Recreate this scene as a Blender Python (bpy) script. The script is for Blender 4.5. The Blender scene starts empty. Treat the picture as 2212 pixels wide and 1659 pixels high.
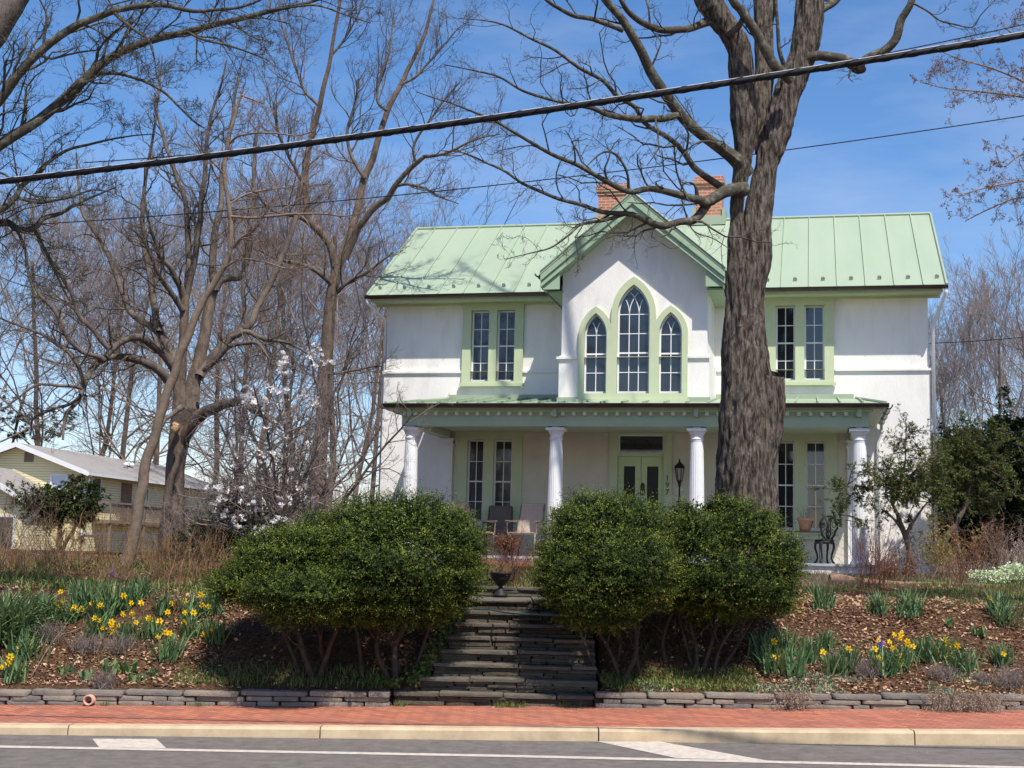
import bpy, math, random
import numpy as np
from mathutils import Vector, Matrix, noise as mnoise
from mathutils.geometry import tessellate_polygon
rng = np.random.default_rng(7); random.seed(7)
R = math.radians
sc = bpy.context.scene
# ---------------------------------------------------------------- camera, sky, sun, exposure
F_PX, PITCH, ROLL, CAMZ = 2920.0, R(7.2), R(1.4), 1.88          # focal length in the units of a 2212 x 1659 picture
_X = Vector((1, 0, 0)); _F = Vector((0, math.cos(PITCH), math.sin(PITCH))); _U = Vector((0, -math.sin(PITCH), math.cos(PITCH)))
CX = math.cos(ROLL)*_X + math.sin(ROLL)*_U; CU = math.cos(ROLL)*_U - math.sin(ROLL)*_X; CC = Vector((0, 0, CAMZ))
cam_d = bpy.data.cameras.new('camera'); cam = bpy.data.objects.new('camera', cam_d); sc.collection.objects.link(cam)
cam_d.sensor_width = 36; cam_d.lens = 36*F_PX/2212; cam_d.clip_end = 3000; cam_d.clip_start = .1
cam.matrix_world = Matrix(((CX.x, CU.x, -_F.x, 0), (CX.y, CU.y, -_F.y, 0), (CX.z, CU.z, -_F.z, CAMZ), (0, 0, 0, 1)))
sc.camera = cam
YAW = R(12.7)
SUN_EL, SUN_A = R(58), R(36)
hn = Vector((-math.sin(YAW), -math.cos(YAW), 0)); hu = Vector((math.cos(YAW), -math.sin(YAW), 0))
sh = hn*math.cos(SUN_A) + hu*math.sin(SUN_A)
SUN = Vector((sh.x*math.cos(SUN_EL), sh.y*math.cos(SUN_EL), math.sin(SUN_EL)))
w = bpy.data.worlds.new('World'); sc.world = w; w.use_nodes = True
nt = w.node_tree; bg = nt.nodes['Background']
sky = nt.nodes.new('ShaderNodeTexSky'); sky.sky_type = 'NISHITA'; sky.sun_disc = False
sky.sun_elevation = SUN_EL; sky.sun_rotation = math.atan2(SUN.x, SUN.y); sky.air_density = 1.0; sky.dust_density = .5; sky.ozone_density = 2.5
bg.inputs[1].default_value = .132
tc = nt.nodes.new('ShaderNodeTexCoord'); mp = nt.nodes.new('ShaderNodeMapping'); mp.inputs['Scale'].default_value = (1.2, 2, 5); mp.inputs['Rotation'].default_value = (0, .5, .3)
nz = nt.nodes.new('ShaderNodeTexNoise'); nz.inputs['Scale'].default_value = 2.2; nz.inputs['Detail'].default_value = 9; nz.inputs['Roughness'].default_value = .62
cr = nt.nodes.new('ShaderNodeValToRGB'); cr.color_ramp.elements[0].position = .52; cr.color_ramp.elements[1].position = .85
cr.color_ramp.elements[1].color = (.28, .28, .28, 1)
mx = nt.nodes.new('ShaderNodeMixRGB'); mx.inputs[2].default_value = (5.6, 5.7, 6.3, 1)
hs = nt.nodes.new('ShaderNodeHueSaturation'); hs.inputs['Saturation'].default_value = 1.27
nt.links.new(tc.outputs['Generated'], mp.inputs[0]); nt.links.new(mp.outputs[0], nz.inputs['Vector']); nt.links.new(nz.outputs['Fac'], cr.inputs[0])
nt.links.new(sky.outputs[0], hs.inputs['Color']); tn = nt.nodes.new('ShaderNodeMixRGB'); tn.blend_type = 'MULTIPLY'; tn.inputs[0].default_value = 1; tn.inputs[2].default_value = (1.13, 1.01, 1.05, 1); nt.links.new(hs.outputs[0], tn.inputs[1]); nt.links.new(tn.outputs[0], mx.inputs[1]); nt.links.new(cr.outputs[0], mx.inputs[0]); nt.links.new(mx.outputs[0], bg.inputs[0])
sd = bpy.data.lights.new('sun', 'SUN'); sd.energy = 5.0; sd.angle = R(.55); sd.color = (1, .95, .87)
so = bpy.data.objects.new('sun', sd); sc.collection.objects.link(so); so.rotation_euler = (-SUN).to_track_quat('-Z', 'Y').to_euler(); so.location = (0, 0, 40)
sc.view_settings.view_transform = 'Standard'; sc.view_settings.look = 'None'; sc.view_settings.gamma = 1
sc.view_settings.exposure = .28
sc.cycles.max_bounces = 6; sc.cycles.transparent_max_bounces = 8

# ---------------------------------------------------------------- picture point -> place
def ray(x, y): return _F + CX*((x-1106)/F_PX) - CU*((y-829.5)/F_PX)
def at(x, y, Y):
    d = ray(x, y); return CC + d*(Y/d.y)
def onz(x, y, z):
    d = ray(x, y); return CC + d*((z-CAMZ)/d.z)
def ppm(Y): return F_PX/Y                                        # picture units per metre at distance Y
def grade(x): return .0175*np.clip(x, -25, 25)
STEP_Y0, TREAD, RISER = 15.98, .235, .147
def step_left(y): return np.interp(y, [15.9, 16.20, 16.22, 17.65, 19.1], [-1.28, -1.28, -1.0, -.56, -.75])
def ground_z(x, y, cut=True):
    x = np.asarray(x, float); y = np.asarray(y, float)
    ws_ = y-.013*(np.clip(x, -12, 12)+5.8)*np.interp(y, [15, 17, 19], [1, 1, 0])
    z = np.interp(ws_, [15.88, 16.3, 17.95, 18.6, 21, 24, 26.5, 45, 90, 700], [.28, .42, 1.22, 1.31, 1.44, 1.57, 1.70, 1.65, 1.3, 0.])
    fall = np.interp(y, [15.5, 19, 24], [1, .4, 0])
    z = z + grade(x)*fall + .035*np.sin(x*1.7+y*.9)*np.sin(y*1.3-x*.6)*(y > 16.3) + .02*np.sin(x*4.1)*np.sin(y*5.3+1)*(y > 16.4)
    z = np.where(ws_ < 15.86, grade(x)-.16, z)
    if cut:
        k = np.clip(np.floor((y-STEP_Y0)/TREAD)+1, 1, 8)
        zs = .13+RISER*k-.30
        ins = (x > step_left(y)-.02) & (x < 1.14) & (y > 15.75) & (y < 18.95)
        z = np.where(ins, np.minimum(z, zs), z)
    return z
def onground(px, py):
    d = ray(px, py); d.normalize(); t = 14.0
    for _ in range(4000):
        p = CC + d*t
        if p.z < float(ground_z(p.x, p.y, False)): break
        t += .02
        if t > 75: break
    return Vector((p.x, p.y, float(ground_z(p.x, p.y, False))))

# ---------------------------------------------------------------- materials
def mat(name, col, rough=.8, col2=None, scale=6, bump=0, bscale=30, stretch=(1, 1, 1), island=None, spec=.3, metal=0, trans=0, detail=6, ramp=(.35, .65), bdist=.02):
    m = bpy.data.materials.new(name); m.use_nodes = True; n = m.node_tree; b = n.nodes['Principled BSDF']
    b.inputs['Roughness'].default_value = rough; b.inputs['Specular IOR Level'].default_value = spec; b.inputs['Metallic'].default_value = metal
    b.inputs['Base Color'].default_value = (*col, 1)
    L = n.links
    t = n.nodes.new('ShaderNodeTexCoord'); mpp = n.nodes.new('ShaderNodeMapping'); mpp.inputs['Scale'].default_value = stretch; L.new(t.outputs['Object'], mpp.inputs[0])
    out = None
    if col2 is not None:
        z = n.nodes.new('ShaderNodeTexNoise'); z.inputs['Scale'].default_value = scale; z.inputs['Detail'].default_value = detail; z.inputs['Roughness'].default_value = .65
        L.new(mpp.outputs[0], z.inputs['Vector'])
        c = n.nodes.new('ShaderNodeValToRGB'); c.color_ramp.elements[0].position = ramp[0]; c.color_ramp.elements[1].position = ramp[1]
        c.color_ramp.elements[0].color = (*col, 1); c.color_ramp.elements[1].color = (*col2, 1)
        L.new(z.outputs['Fac'], c.inputs[0]); out = c.outputs[0]
    if island:
        g = n.nodes.new('ShaderNodeNewGeometry'); c = n.nodes.new('ShaderNodeValToRGB')
        while len(c.color_ramp.elements) < len(island): c.color_ramp.elements.new(.5)
        for i, k in enumerate(island):
            c.color_ramp.elements[i].position = i/(len(island)-1); c.color_ramp.elements[i].color = (*k, 1)
        L.new(g.outputs['Random Per Island'], c.inputs[0])
        if out is not None:
            q = n.nodes.new('ShaderNodeMixRGB'); q.inputs[0].default_value = .5; L.new(out, q.inputs[1]); L.new(c.outputs[0], q.inputs[2]); out = q.outputs[0]
        else: out = c.outputs[0]
    if out is not None: L.new(out, b.inputs['Base Color'])
    if bump:
        z = n.nodes.new('ShaderNodeTexNoise'); z.inputs['Scale'].default_value = bscale; z.inputs['Detail'].default_value = 8; z.inputs['Roughness'].default_value = .7
        L.new(mpp.outputs[0], z.inputs['Vector'])
        u = n.nodes.new('ShaderNodeBump'); u.inputs['Strength'].default_value = bump; u.inputs['Distance'].default_value = bdist
        L.new(z.outputs['Fac'], u.inputs['Height']); L.new(u.outputs[0], b.inputs['Normal'])
    if trans:
        tr = n.nodes.new('ShaderNodeBsdfTranslucent'); ms = n.nodes.new('ShaderNodeMixShader'); ms.inputs[0].default_value = trans
        if out is not None: L.new(out, tr.inputs[0])
        else: tr.inputs[0].default_value = (*col, 1)
        L.new(b.outputs[0], ms.inputs[1]); L.new(tr.outputs[0], ms.inputs[2]); L.new(ms.outputs[0], n.nodes['Material Output'].inputs[0])
    return m
def brickmat(name, c1, c2, mortar, scale, bw, bh, ms=.012, rot=0, swap=None, bump=.3, stain=None):
    m = bpy.data.materials.new(name); m.use_nodes = True; n = m.node_tree; b = n.nodes['Principled BSDF']; L = n.links
    b.inputs['Roughness'].default_value = .85; b.inputs['Specular IOR Level'].default_value = .2
    t = n.nodes.new('ShaderNodeTexCoord'); src = t.outputs['Object']
    if swap:
        s = n.nodes.new('ShaderNodeSeparateXYZ'); c = n.nodes.new('ShaderNodeCombineXYZ'); L.new(src, s.inputs[0])
        L.new(s.outputs[swap[0]], c.inputs[0]); L.new(s.outputs[swap[1]], c.inputs[1]); src = c.outputs[0]
    mp_ = n.nodes.new('ShaderNodeMapping'); mp_.inputs['Rotation'].default_value = (0, 0, rot); L.new(src, mp_.inputs[0])
    k = n.nodes.new('ShaderNodeTexBrick'); k.inputs['Scale'].default_value = scale; k.inputs['Brick Width'].default_value = bw; k.inputs['Row Height'].default_value = bh
    k.inputs['Mortar Size'].default_value = ms; k.inputs['Color1'].default_value = (*c1, 1); k.inputs['Color2'].default_value = (*c2, 1); k.inputs['Mortar'].default_value = (*mortar, 1)
    k.inputs['Bias'].default_value = -.1
    L.new(mp_.outputs[0], k.inputs['Vector'])
    z = n.nodes.new('ShaderNodeTexNoise'); z.inputs['Scale'].default_value = 1.7; z.inputs['Detail'].default_value = 9; z.inputs['Roughness'].default_value = .7
    L.new(t.outputs['Object'], z.inputs['Vector'])
    c = n.nodes.new('ShaderNodeValToRGB'); c.color_ramp.elements[0].position = .4; c.color_ramp.elements[1].position = .72
    c.color_ramp.elements[0].color = (0, 0, 0, 1); c.color_ramp.elements[1].color = (.55, .55, .55, 1)
    L.new(z.outputs['Fac'], c.inputs[0])
    q = n.nodes.new('ShaderNodeMixRGB'); q.inputs[2].default_value = (*(stain or [v*.55 for v in c1]), 1)
    L.new(c.outputs[0], q.inputs[0]); L.new(k.outputs['Color'], q.inputs[1]); L.new(q.outputs[0], b.inputs['Base Color'])
    u = n.nodes.new('ShaderNodeBump'); u.inputs['Strength'].default_value = bump; u.inputs['Distance'].default_value = .01; u.invert = True
    L.new(k.outputs['Fac'], u.inputs['Height']); L.new(u.outputs[0], b.inputs['Normal'])
    return m
M = {}
M['stucco'] = mat('stucco', (.82, .79, .74), .9, (.60, .57, .52), 1.6, .5, 30, spec=.15, bdist=.015, ramp=(.48, .9), stretch=(1.3, 1.3, .35), detail=10)
M['trim'] = mat('green_trim', (.52, .58, .38), .6, (.48, .54, .345), 3, .1, 20, spec=.3)
M['beam'] = mat('green_beam', (.44, .52, .37), .6, (.40, .48, .34), 3, spec=.3)
M['roof'] = mat('green_roof', (.29, .36, .25), .6, (.33, .395, .29), 1.2, .15, 5, spec=.35, stretch=(1.6, .3, .3), detail=9, ramp=(.3, .75))
M['white'] = mat('white_paint', (.78, .78, .77), .5, (.72, .72, .71), 5, spec=.35)
M['porch_floor'] = mat('grey_floor_paint', (.42, .42, .42), .6, (.55, .55, .54), 4)
M['gutter'] = mat('dark_gutter', (.035, .024, .02), .35, (.06, .04, .032), 3, spec=.5)
M['glass'] = mat('window_glass', (.016, .018, .021), .05, spec=1.0)
M['doorpaint'] = mat('door_paint', (.52, .62, .36), .5, (.47, .57, .33), 4)
M['brass'] = mat('old_brass', (.10, .07, .03), .45, metal=.7)
M['black'] = mat('black_iron', (.010, .010, .011), .55, (.022, .02, .018), 18, .2, 60, spec=.3)
M['chimney'] = brickmat('chimney_brick', (.46, .145, .08), (.34, .10, .06), (.45, .36, .28), 1, .22, .075, .012, swap=(0, 2), stain=(.5, .3, .2))
M['sling'] = mat('chair_sling', (.50, .40, .32), .85, (.43, .34, .27), 30, .2, 200)
M['slingshade'] = mat('chair_sling_grey_shaded', (.16, .13, .12), .85, (.13, .11, .10), 30)  # grey sling darkened, porch shade put into its colour
M['chairframe'] = mat('chair_frame', (.26, .20, .16), .4, spec=.4)
M['terracotta'] = mat('terracotta', (.52, .27, .19), .85, (.60, .36, .27), 14)
M['wood'] = mat('weathered_wood', (.16, .09, .055), .9, (.28, .19, .13), 6, .5, 25, stretch=(1, 1, 8))
M['asphalt'] = mat('asphalt', (.115, .10, .087), .9, (.175, .152, .132), 7, .7, 160, spec=.25, bdist=.006, detail=12)
M['paint'] = mat('road_paint', (.60, .52, .43), .75, (.42, .36, .30), 14, .3, 120, bdist=.004)
M['kerb'] = mat('kerb_concrete', (.55, .425, .27), .9, (.40, .30, .19), 3.2, .5, 70, detail=10, bdist=.008)
M['paver'] = brickmat('brick_pavers', (.49, .17, .095), (.31, .10, .06), (.16, .08, .06), 1, .2, .1, .007, rot=R(45), stain=(.25, .13, .10))
M['edgebrick'] = brickmat('edge_bricks', (.60, .22, .12), (.50, .16, .09), (.2, .12, .09), 1, .11, .25, .008)
M['stone'] = mat('grey_wall_stone', (.27, .235, .18), .9, (.09, .085, .08), 5, .6, 35, island=[(.30, .25, .18), (.15, .15, .145), (.34, .29, .22), (.20, .18, .16)])
M['slate'] = mat('bluestone_step', (.19, .165, .13), .9, (.06, .052, .043), 4, .8, 22, stretch=(1, 1, 5), island=[(.20, .17, .125), (.08, .072, .062), (.15, .13, .10), (.11, .095, .07)], bdist=.03)
M['earth'] = mat('dark_earth', (.035, .022, .014), 1, (.07, .045, .028), 12, .8, 40)
M['bark_grey'] = mat('grey_bark', (.055, .042, .034), .95, (.29, .24, .195), 22, 1.0, 34, stretch=(1, 1, .2), ramp=(.40, .62), bdist=.12, detail=12, spec=.1)
M['bark_dark'] = mat('dark_bark', (.085, .066, .054), .95, (.19, .155, .125), 5, 1.0, 26, stretch=(1, 1, .35), bdist=.03, spec=.1)
M['bark_lichen'] = mat('lichen_bark', (.075, .065, .05), .95, (.20, .20, .15), 9, .8, 30, bdist=.02, spec=.1, ramp=(.5, .7))
M['bark_brown'] = mat('brown_bark', (.20, .15, .115), .95, (.09, .068, .052), 9, 1, 30, stretch=(1, 1, .4), bdist=.03, spec=.1)
M['bark_pale'] = mat('pale_bark', (.22, .165, .12), .9, (.14, .105, .08), 12, .5, 40, spec=.15)
M['twig_red'] = mat('reddish_twigs', (.27, .21, .18), .9, (.19, .15, .125), 5, spec=.1)
M['twig_pale'] = mat('pale_twigs', (.27, .19, .145), .9, (.18, .13, .10), 5, spec=.1)
M['twig_brown'] = mat('dry_brown_stems', (.22, .12, .06), .9, (.30, .19, .11), 5, spec=.1)
M['twig_orange'] = mat('orange_brown_stems', (.20, .105, .05), .9, (.27, .17, .09), 5, spec=.1)
M['twig_wine'] = mat('wine_red_stems', (.13, .05, .035), .9, (.20, .09, .06), 5, spec=.1)
M['twig_grey'] = mat('grey_stems', (.18, .14, .125), .9, (.24, .20, .18), 5, spec=.1)
M['cut'] = mat('fresh_cut_wood', (.62, .42, .24), .8, (.45, .26, .14), 14)
M['shrubleaf'] = mat('shrub_leaf', (.08, .12, .03), .5, None, island=[(.028, .055, .012), (.055, .095, .018), (.085, .13, .025), (.14, .17, .035), (.20, .19, .06)], spec=.35, trans=.2)
M['conifer'] = mat('conifer_needles', (.03, .06, .02), .6, None, island=[(.018, .035, .012), (.035, .06, .018), (.06, .085, .02), (.11, .12, .025)], spec=.3, trans=.12)
M['hemlock'] = mat('hemlock_needles', (.03, .06, .02), .6, None, island=[(.03, .055, .018), (.055, .09, .025), (.09, .13, .035), (.13, .16, .045)], spec=.3, trans=.15)
M['blossom'] = mat('magnolia_petals', (.85, .80, .78), .6, None, island=[(.88, .85, .82), (.86, .80, .78), (.90, .88, .84)], trans=.3)
M['daffleaf'] = mat('daffodil_leaf', (.06, .13, .07), .5, None, island=[(.05, .12, .05), (.10, .19, .085), (.17, .24, .09), (.06, .13, .05)], trans=.25)
M['yellow'] = mat('daffodil_petal', (.85, .60, .02), .5, None, island=[(.88, .66, .03), (.85, .55, .01)], trans=.25)
M['purple'] = mat('hyacinth_petal', (.10, .05, .38), .6)
M['litter'] = mat('dead_leaves', (.3, .2, .1), .9, None, island=[(.16, .08, .045), (.38, .21, .115), (.50, .30, .175), (.60, .42, .28), (.32, .165, .085), (.13, .07, .04)], trans=.1)
M['grass'] = mat('grass_blades', (.06, .12, .02), .7, None, island=[(.05, .10, .015), (.10, .17, .03), (.17, .20, .06), (.24, .22, .10)], trans=.25)
M['silver'] = mat('silvery_groundcover', (.2, .27, .17), .8, None, island=[(.12, .20, .09), (.25, .32, .21), (.30, .33, .22), (.35, .28, .2)], trans=.15)
M['ivy'] = mat('ivy_leaf', (.06, .13, .02), .5, None, island=[(.03, .07, .015), (.09, .16, .03), (.20, .24, .06), (.3, .2, .1)], trans=.2)
M['yucca'] = mat('yucca_leaf', (.10, .17, .06), .5, None, island=[(.07, .13, .05), (.13, .20, .08), (.22, .27, .12)], trans=.15)
M['gold'] = mat('yellow_green_leaf', (.2, .2, .04), .6, None, island=[(.14, .16, .03), (.26, .26, .06), (.32, .24, .07)], trans=.25)
M['candy'] = mat('white_green_flowers', (.5, .6, .3), .7, None, island=[(.70, .74, .60), (.35, .45, .10), (.78, .80, .68), (.20, .30, .06)], trans=.2)
M['russet'] = mat('russet_dead_leaf', (.2, .07, .03), .9, None, island=[(.16, .075, .04), (.27, .14, .075), (.10, .05, .03)], trans=.15)
M['siding'] = brickmat('yellow_siding', (.80, .72, .42), (.78, .70, .41), (.34, .29, .14), 1, 60, .11, .010, swap=(0, 2), stain=(.72, .64, .38), bump=.5)
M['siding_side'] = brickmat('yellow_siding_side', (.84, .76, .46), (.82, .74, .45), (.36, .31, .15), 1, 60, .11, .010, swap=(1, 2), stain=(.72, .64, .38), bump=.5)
M['shingle'] = mat('grey_shingles', (.31, .285, .265), .95, (.25, .23, .215), 8, .5, 30)
M['lattice'] = mat('brown_lattice', (.17, .12, .085), .9, (.24, .18, .13), 9)
M['cable'] = mat('black_cable', (.006, .006, .007), .6, spec=.25)
M['highlight'] = mat('cable_highlight', (.5, .5, .5), .5)  # pale tone for the glint painted along the cable top
M['hose'] = mat('garden_hose', (.03, .075, .075), .35, spec=.5)
M['lampglass'] = mat('lamp_glass', (.35, .33, .28), .15, spec=.6)

# ---------------------------------------------------------------- object helpers
def link(o, parent=None):
    sc.collection.objects.link(o)
    if parent is not None: o.parent = parent
    return o
def meta(o, label=None, cat=None, group=None, kind=None):
    if label: o['label'] = label
    if cat: o['category'] = cat
    if group: o['group'] = group
    if kind: o['kind'] = kind
    return o
def empty(name, loc, label, cat, group=None, rz=0):
    o = bpy.data.objects.new(name, None); o.location = loc; o.rotation_euler = (0, 0, rz); o.empty_display_size = .2
    link(o); return meta(o, label, cat, group)
def npmesh(name, verts, faces, m, parent=None, smooth=False, loc=None):
    """faces: (N,k) array or list of such arrays"""
    me = bpy.data.meshes.new(name); verts = np.ascontiguousarray(verts, dtype=np.float32).reshape(-1, 3)
    if not isinstance(faces, list): faces = [faces]
    faces = [f for f in faces if len(f)]
    loops = np.concatenate([np.asarray(f, np.int32).ravel() for f in faces]); cnt = np.concatenate([np.full(len(f), np.asarray(f).shape[1], np.int32) for f in faces])
    me.vertices.add(len(verts)); me.vertices.foreach_set('co', verts.ravel())
    me.loops.add(len(loops)); me.loops.foreach_set('vertex_index', loops)
    st = np.concatenate([[0], np.cumsum(cnt)[:-1]]).astype(np.int32)
    me.polygons.add(len(cnt)); me.polygons.foreach_set('loop_start', st); me.polygons.foreach_set('loop_total', cnt)
    if smooth: me.polygons.foreach_set('use_smooth', np.ones(len(cnt), bool))
    me.update(calc_edges=True); me.materials.append(m)
    o = bpy.data.objects.new(name, me)
    if loc is not None: o.location = loc
    return link(o, parent)
class MB:
    def __init__(s): s.v = []; s.f = []
    def add(s, vs, fs):
        b = len(s.v); s.v += [tuple(p) for p in vs]; s.f += [tuple(i+b for i in f) for f in fs]
    def box(s, a, b):
        x0, y0, z0 = [min(p, q) for p, q in zip(a, b)]; x1, y1, z1 = [max(p, q) for p, q in zip(a, b)]
        s.add([(x0, y0, z0), (x1, y0, z0), (x1, y1, z0), (x0, y1, z0), (x0, y0, z1), (x1, y0, z1), (x1, y1, z1), (x0, y1, z1)],
              [(0, 3, 2, 1), (4, 5, 6, 7), (0, 1, 5, 4), (1, 2, 6, 5), (2, 3, 7, 6), (3, 0, 4, 7)])
    def prism(s, pts, off):                                       # pts: planar loop, off: extrusion vector
        n = len(pts); q = [tuple(np.add(p, off)) for p in pts]
        s.add(list(pts)+q, [tuple(range(n))[::-1], tuple(range(n, 2*n))] + [(i, (i+1) % n, n+(i+1) % n, n+i) for i in range(n)])
    def plate(s, loops, y0, y1):                                  # loops of (x,z), first outer, rest holes; front at y0, back at y1
        vs = []; tri = tessellate_polygon([[Vector((x, z, 0)) for x, z in l] for l in loops])
        flat = [p for l in loops for p in l]
        s.add([(x, y0, z) for x, z in flat], [tuple(t) for t in tri]); s.add([(x, y1, z) for x, z in flat], [tuple(t[::-1]) for t in tri])
        for l in loops:
            n = len(l); s.add([(x, y0, z) for x, z in l]+[(x, y1, z) for x, z in l], [(i, (i+1) % n, n+(i+1) % n, n+i) for i in range(n)])
    def tube(s, pts, rad, n=8, cap=True):
        pts = [Vector(p) for p in pts]; rad = rad if hasattr(rad, '__len__') else [rad]*len(pts)
        ref = Vector((0, 0, 1)); t0 = (pts[-1]-pts[0]).normalized()
        if abs(t0.z) > .9: ref = Vector((1, 0, 0))
        vs = []
        for i, p in enumerate(pts):
            t = (pts[min(i+1, len(pts)-1)]-pts[max(i-1, 0)]).normalized(); a = t.cross(ref).normalized(); b = t.cross(a)
            vs += [p+(a*math.cos(2*math.pi*k/n)+b*math.sin(2*math.pi*k/n))*rad[i] for k in range(n)]
        fs = [(i*n+k, i*n+(k+1) % n, (i+1)*n+(k+1) % n, (i+1)*n+k) for i in range(len(pts)-1) for k in range(n)]
        if cap: fs += [tuple(range(n))[::-1], tuple(range((len(pts)-1)*n, len(pts)*n))]
        s.add(vs, fs)
    def lathe(s, prof, c=(0, 0, 0), n=20, flute=0):               # prof: (r, z)
        vs = []
        for r, z in prof:
            for k in range(n):
                rr = r*(1-(flute if k % 2 else 0)); a = 2*math.pi*k/n
                vs.append((c[0]+rr*math.cos(a), c[1]+rr*math.sin(a), c[2]+z))
        fs = [(i*n+k, i*n+(k+1) % n, (i+1)*n+(k+1) % n, (i+1)*n+k) for i in range(len(prof)-1) for k in range(n)]
        fs += [tuple(range(n))[::-1], tuple(range((len(prof)-1)*n, len(prof)*n))]
        s.add(vs, fs)
    def stone(s, c, h, e=.32, seed=0, n=14, m=7):                 # rounded, slightly uneven block; h = half sizes
        vs = []; sg = lambda v: math.copysign(abs(v)**e, v)
        r = random.Random(seed); dz = [r.uniform(-.12, .12) for _ in range(n)]
        for j in range(m+1):
            ph = -math.pi/2+math.pi*j/m
            for k in range(n):
                th = 2*math.pi*k/n
                x = sg(math.cos(ph))*sg(math.cos(th)); y = sg(math.cos(ph))*sg(math.sin(th)); z = sg(math.sin(ph))
                f = 1+dz[k]*.35
                vs.append((c[0]+h[0]*x*(1+dz[k]*.12), c[1]+h[1]*y*f, c[2]+h[2]*z*(1+dz[(k+j) % n]*.5)))
        s.add(vs, [(j*n+k, j*n+(k+1) % n, (j+1)*n+(k+1) % n, (j+1)*n+k) for j in range(m) for k in range(n)])
    def build(s, name, m, parent=None, smooth=False, loc=None, fix=True):
        me = bpy.data.meshes.new(name); me.from_pydata(s.v, [], s.f); me.materials.append(m)
        if fix:
            import bmesh
            bm = bmesh.new(); bm.from_mesh(me); bmesh.ops.recalc_face_normals(bm, faces=bm.faces); bm.to_mesh(me); bm.free()
        if smooth:
            for p in me.polygons: p.use_smooth = True
        o = bpy.data.objects.new(name, me)
        if loc is not None: o.location = loc
        return link(o, parent)

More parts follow.
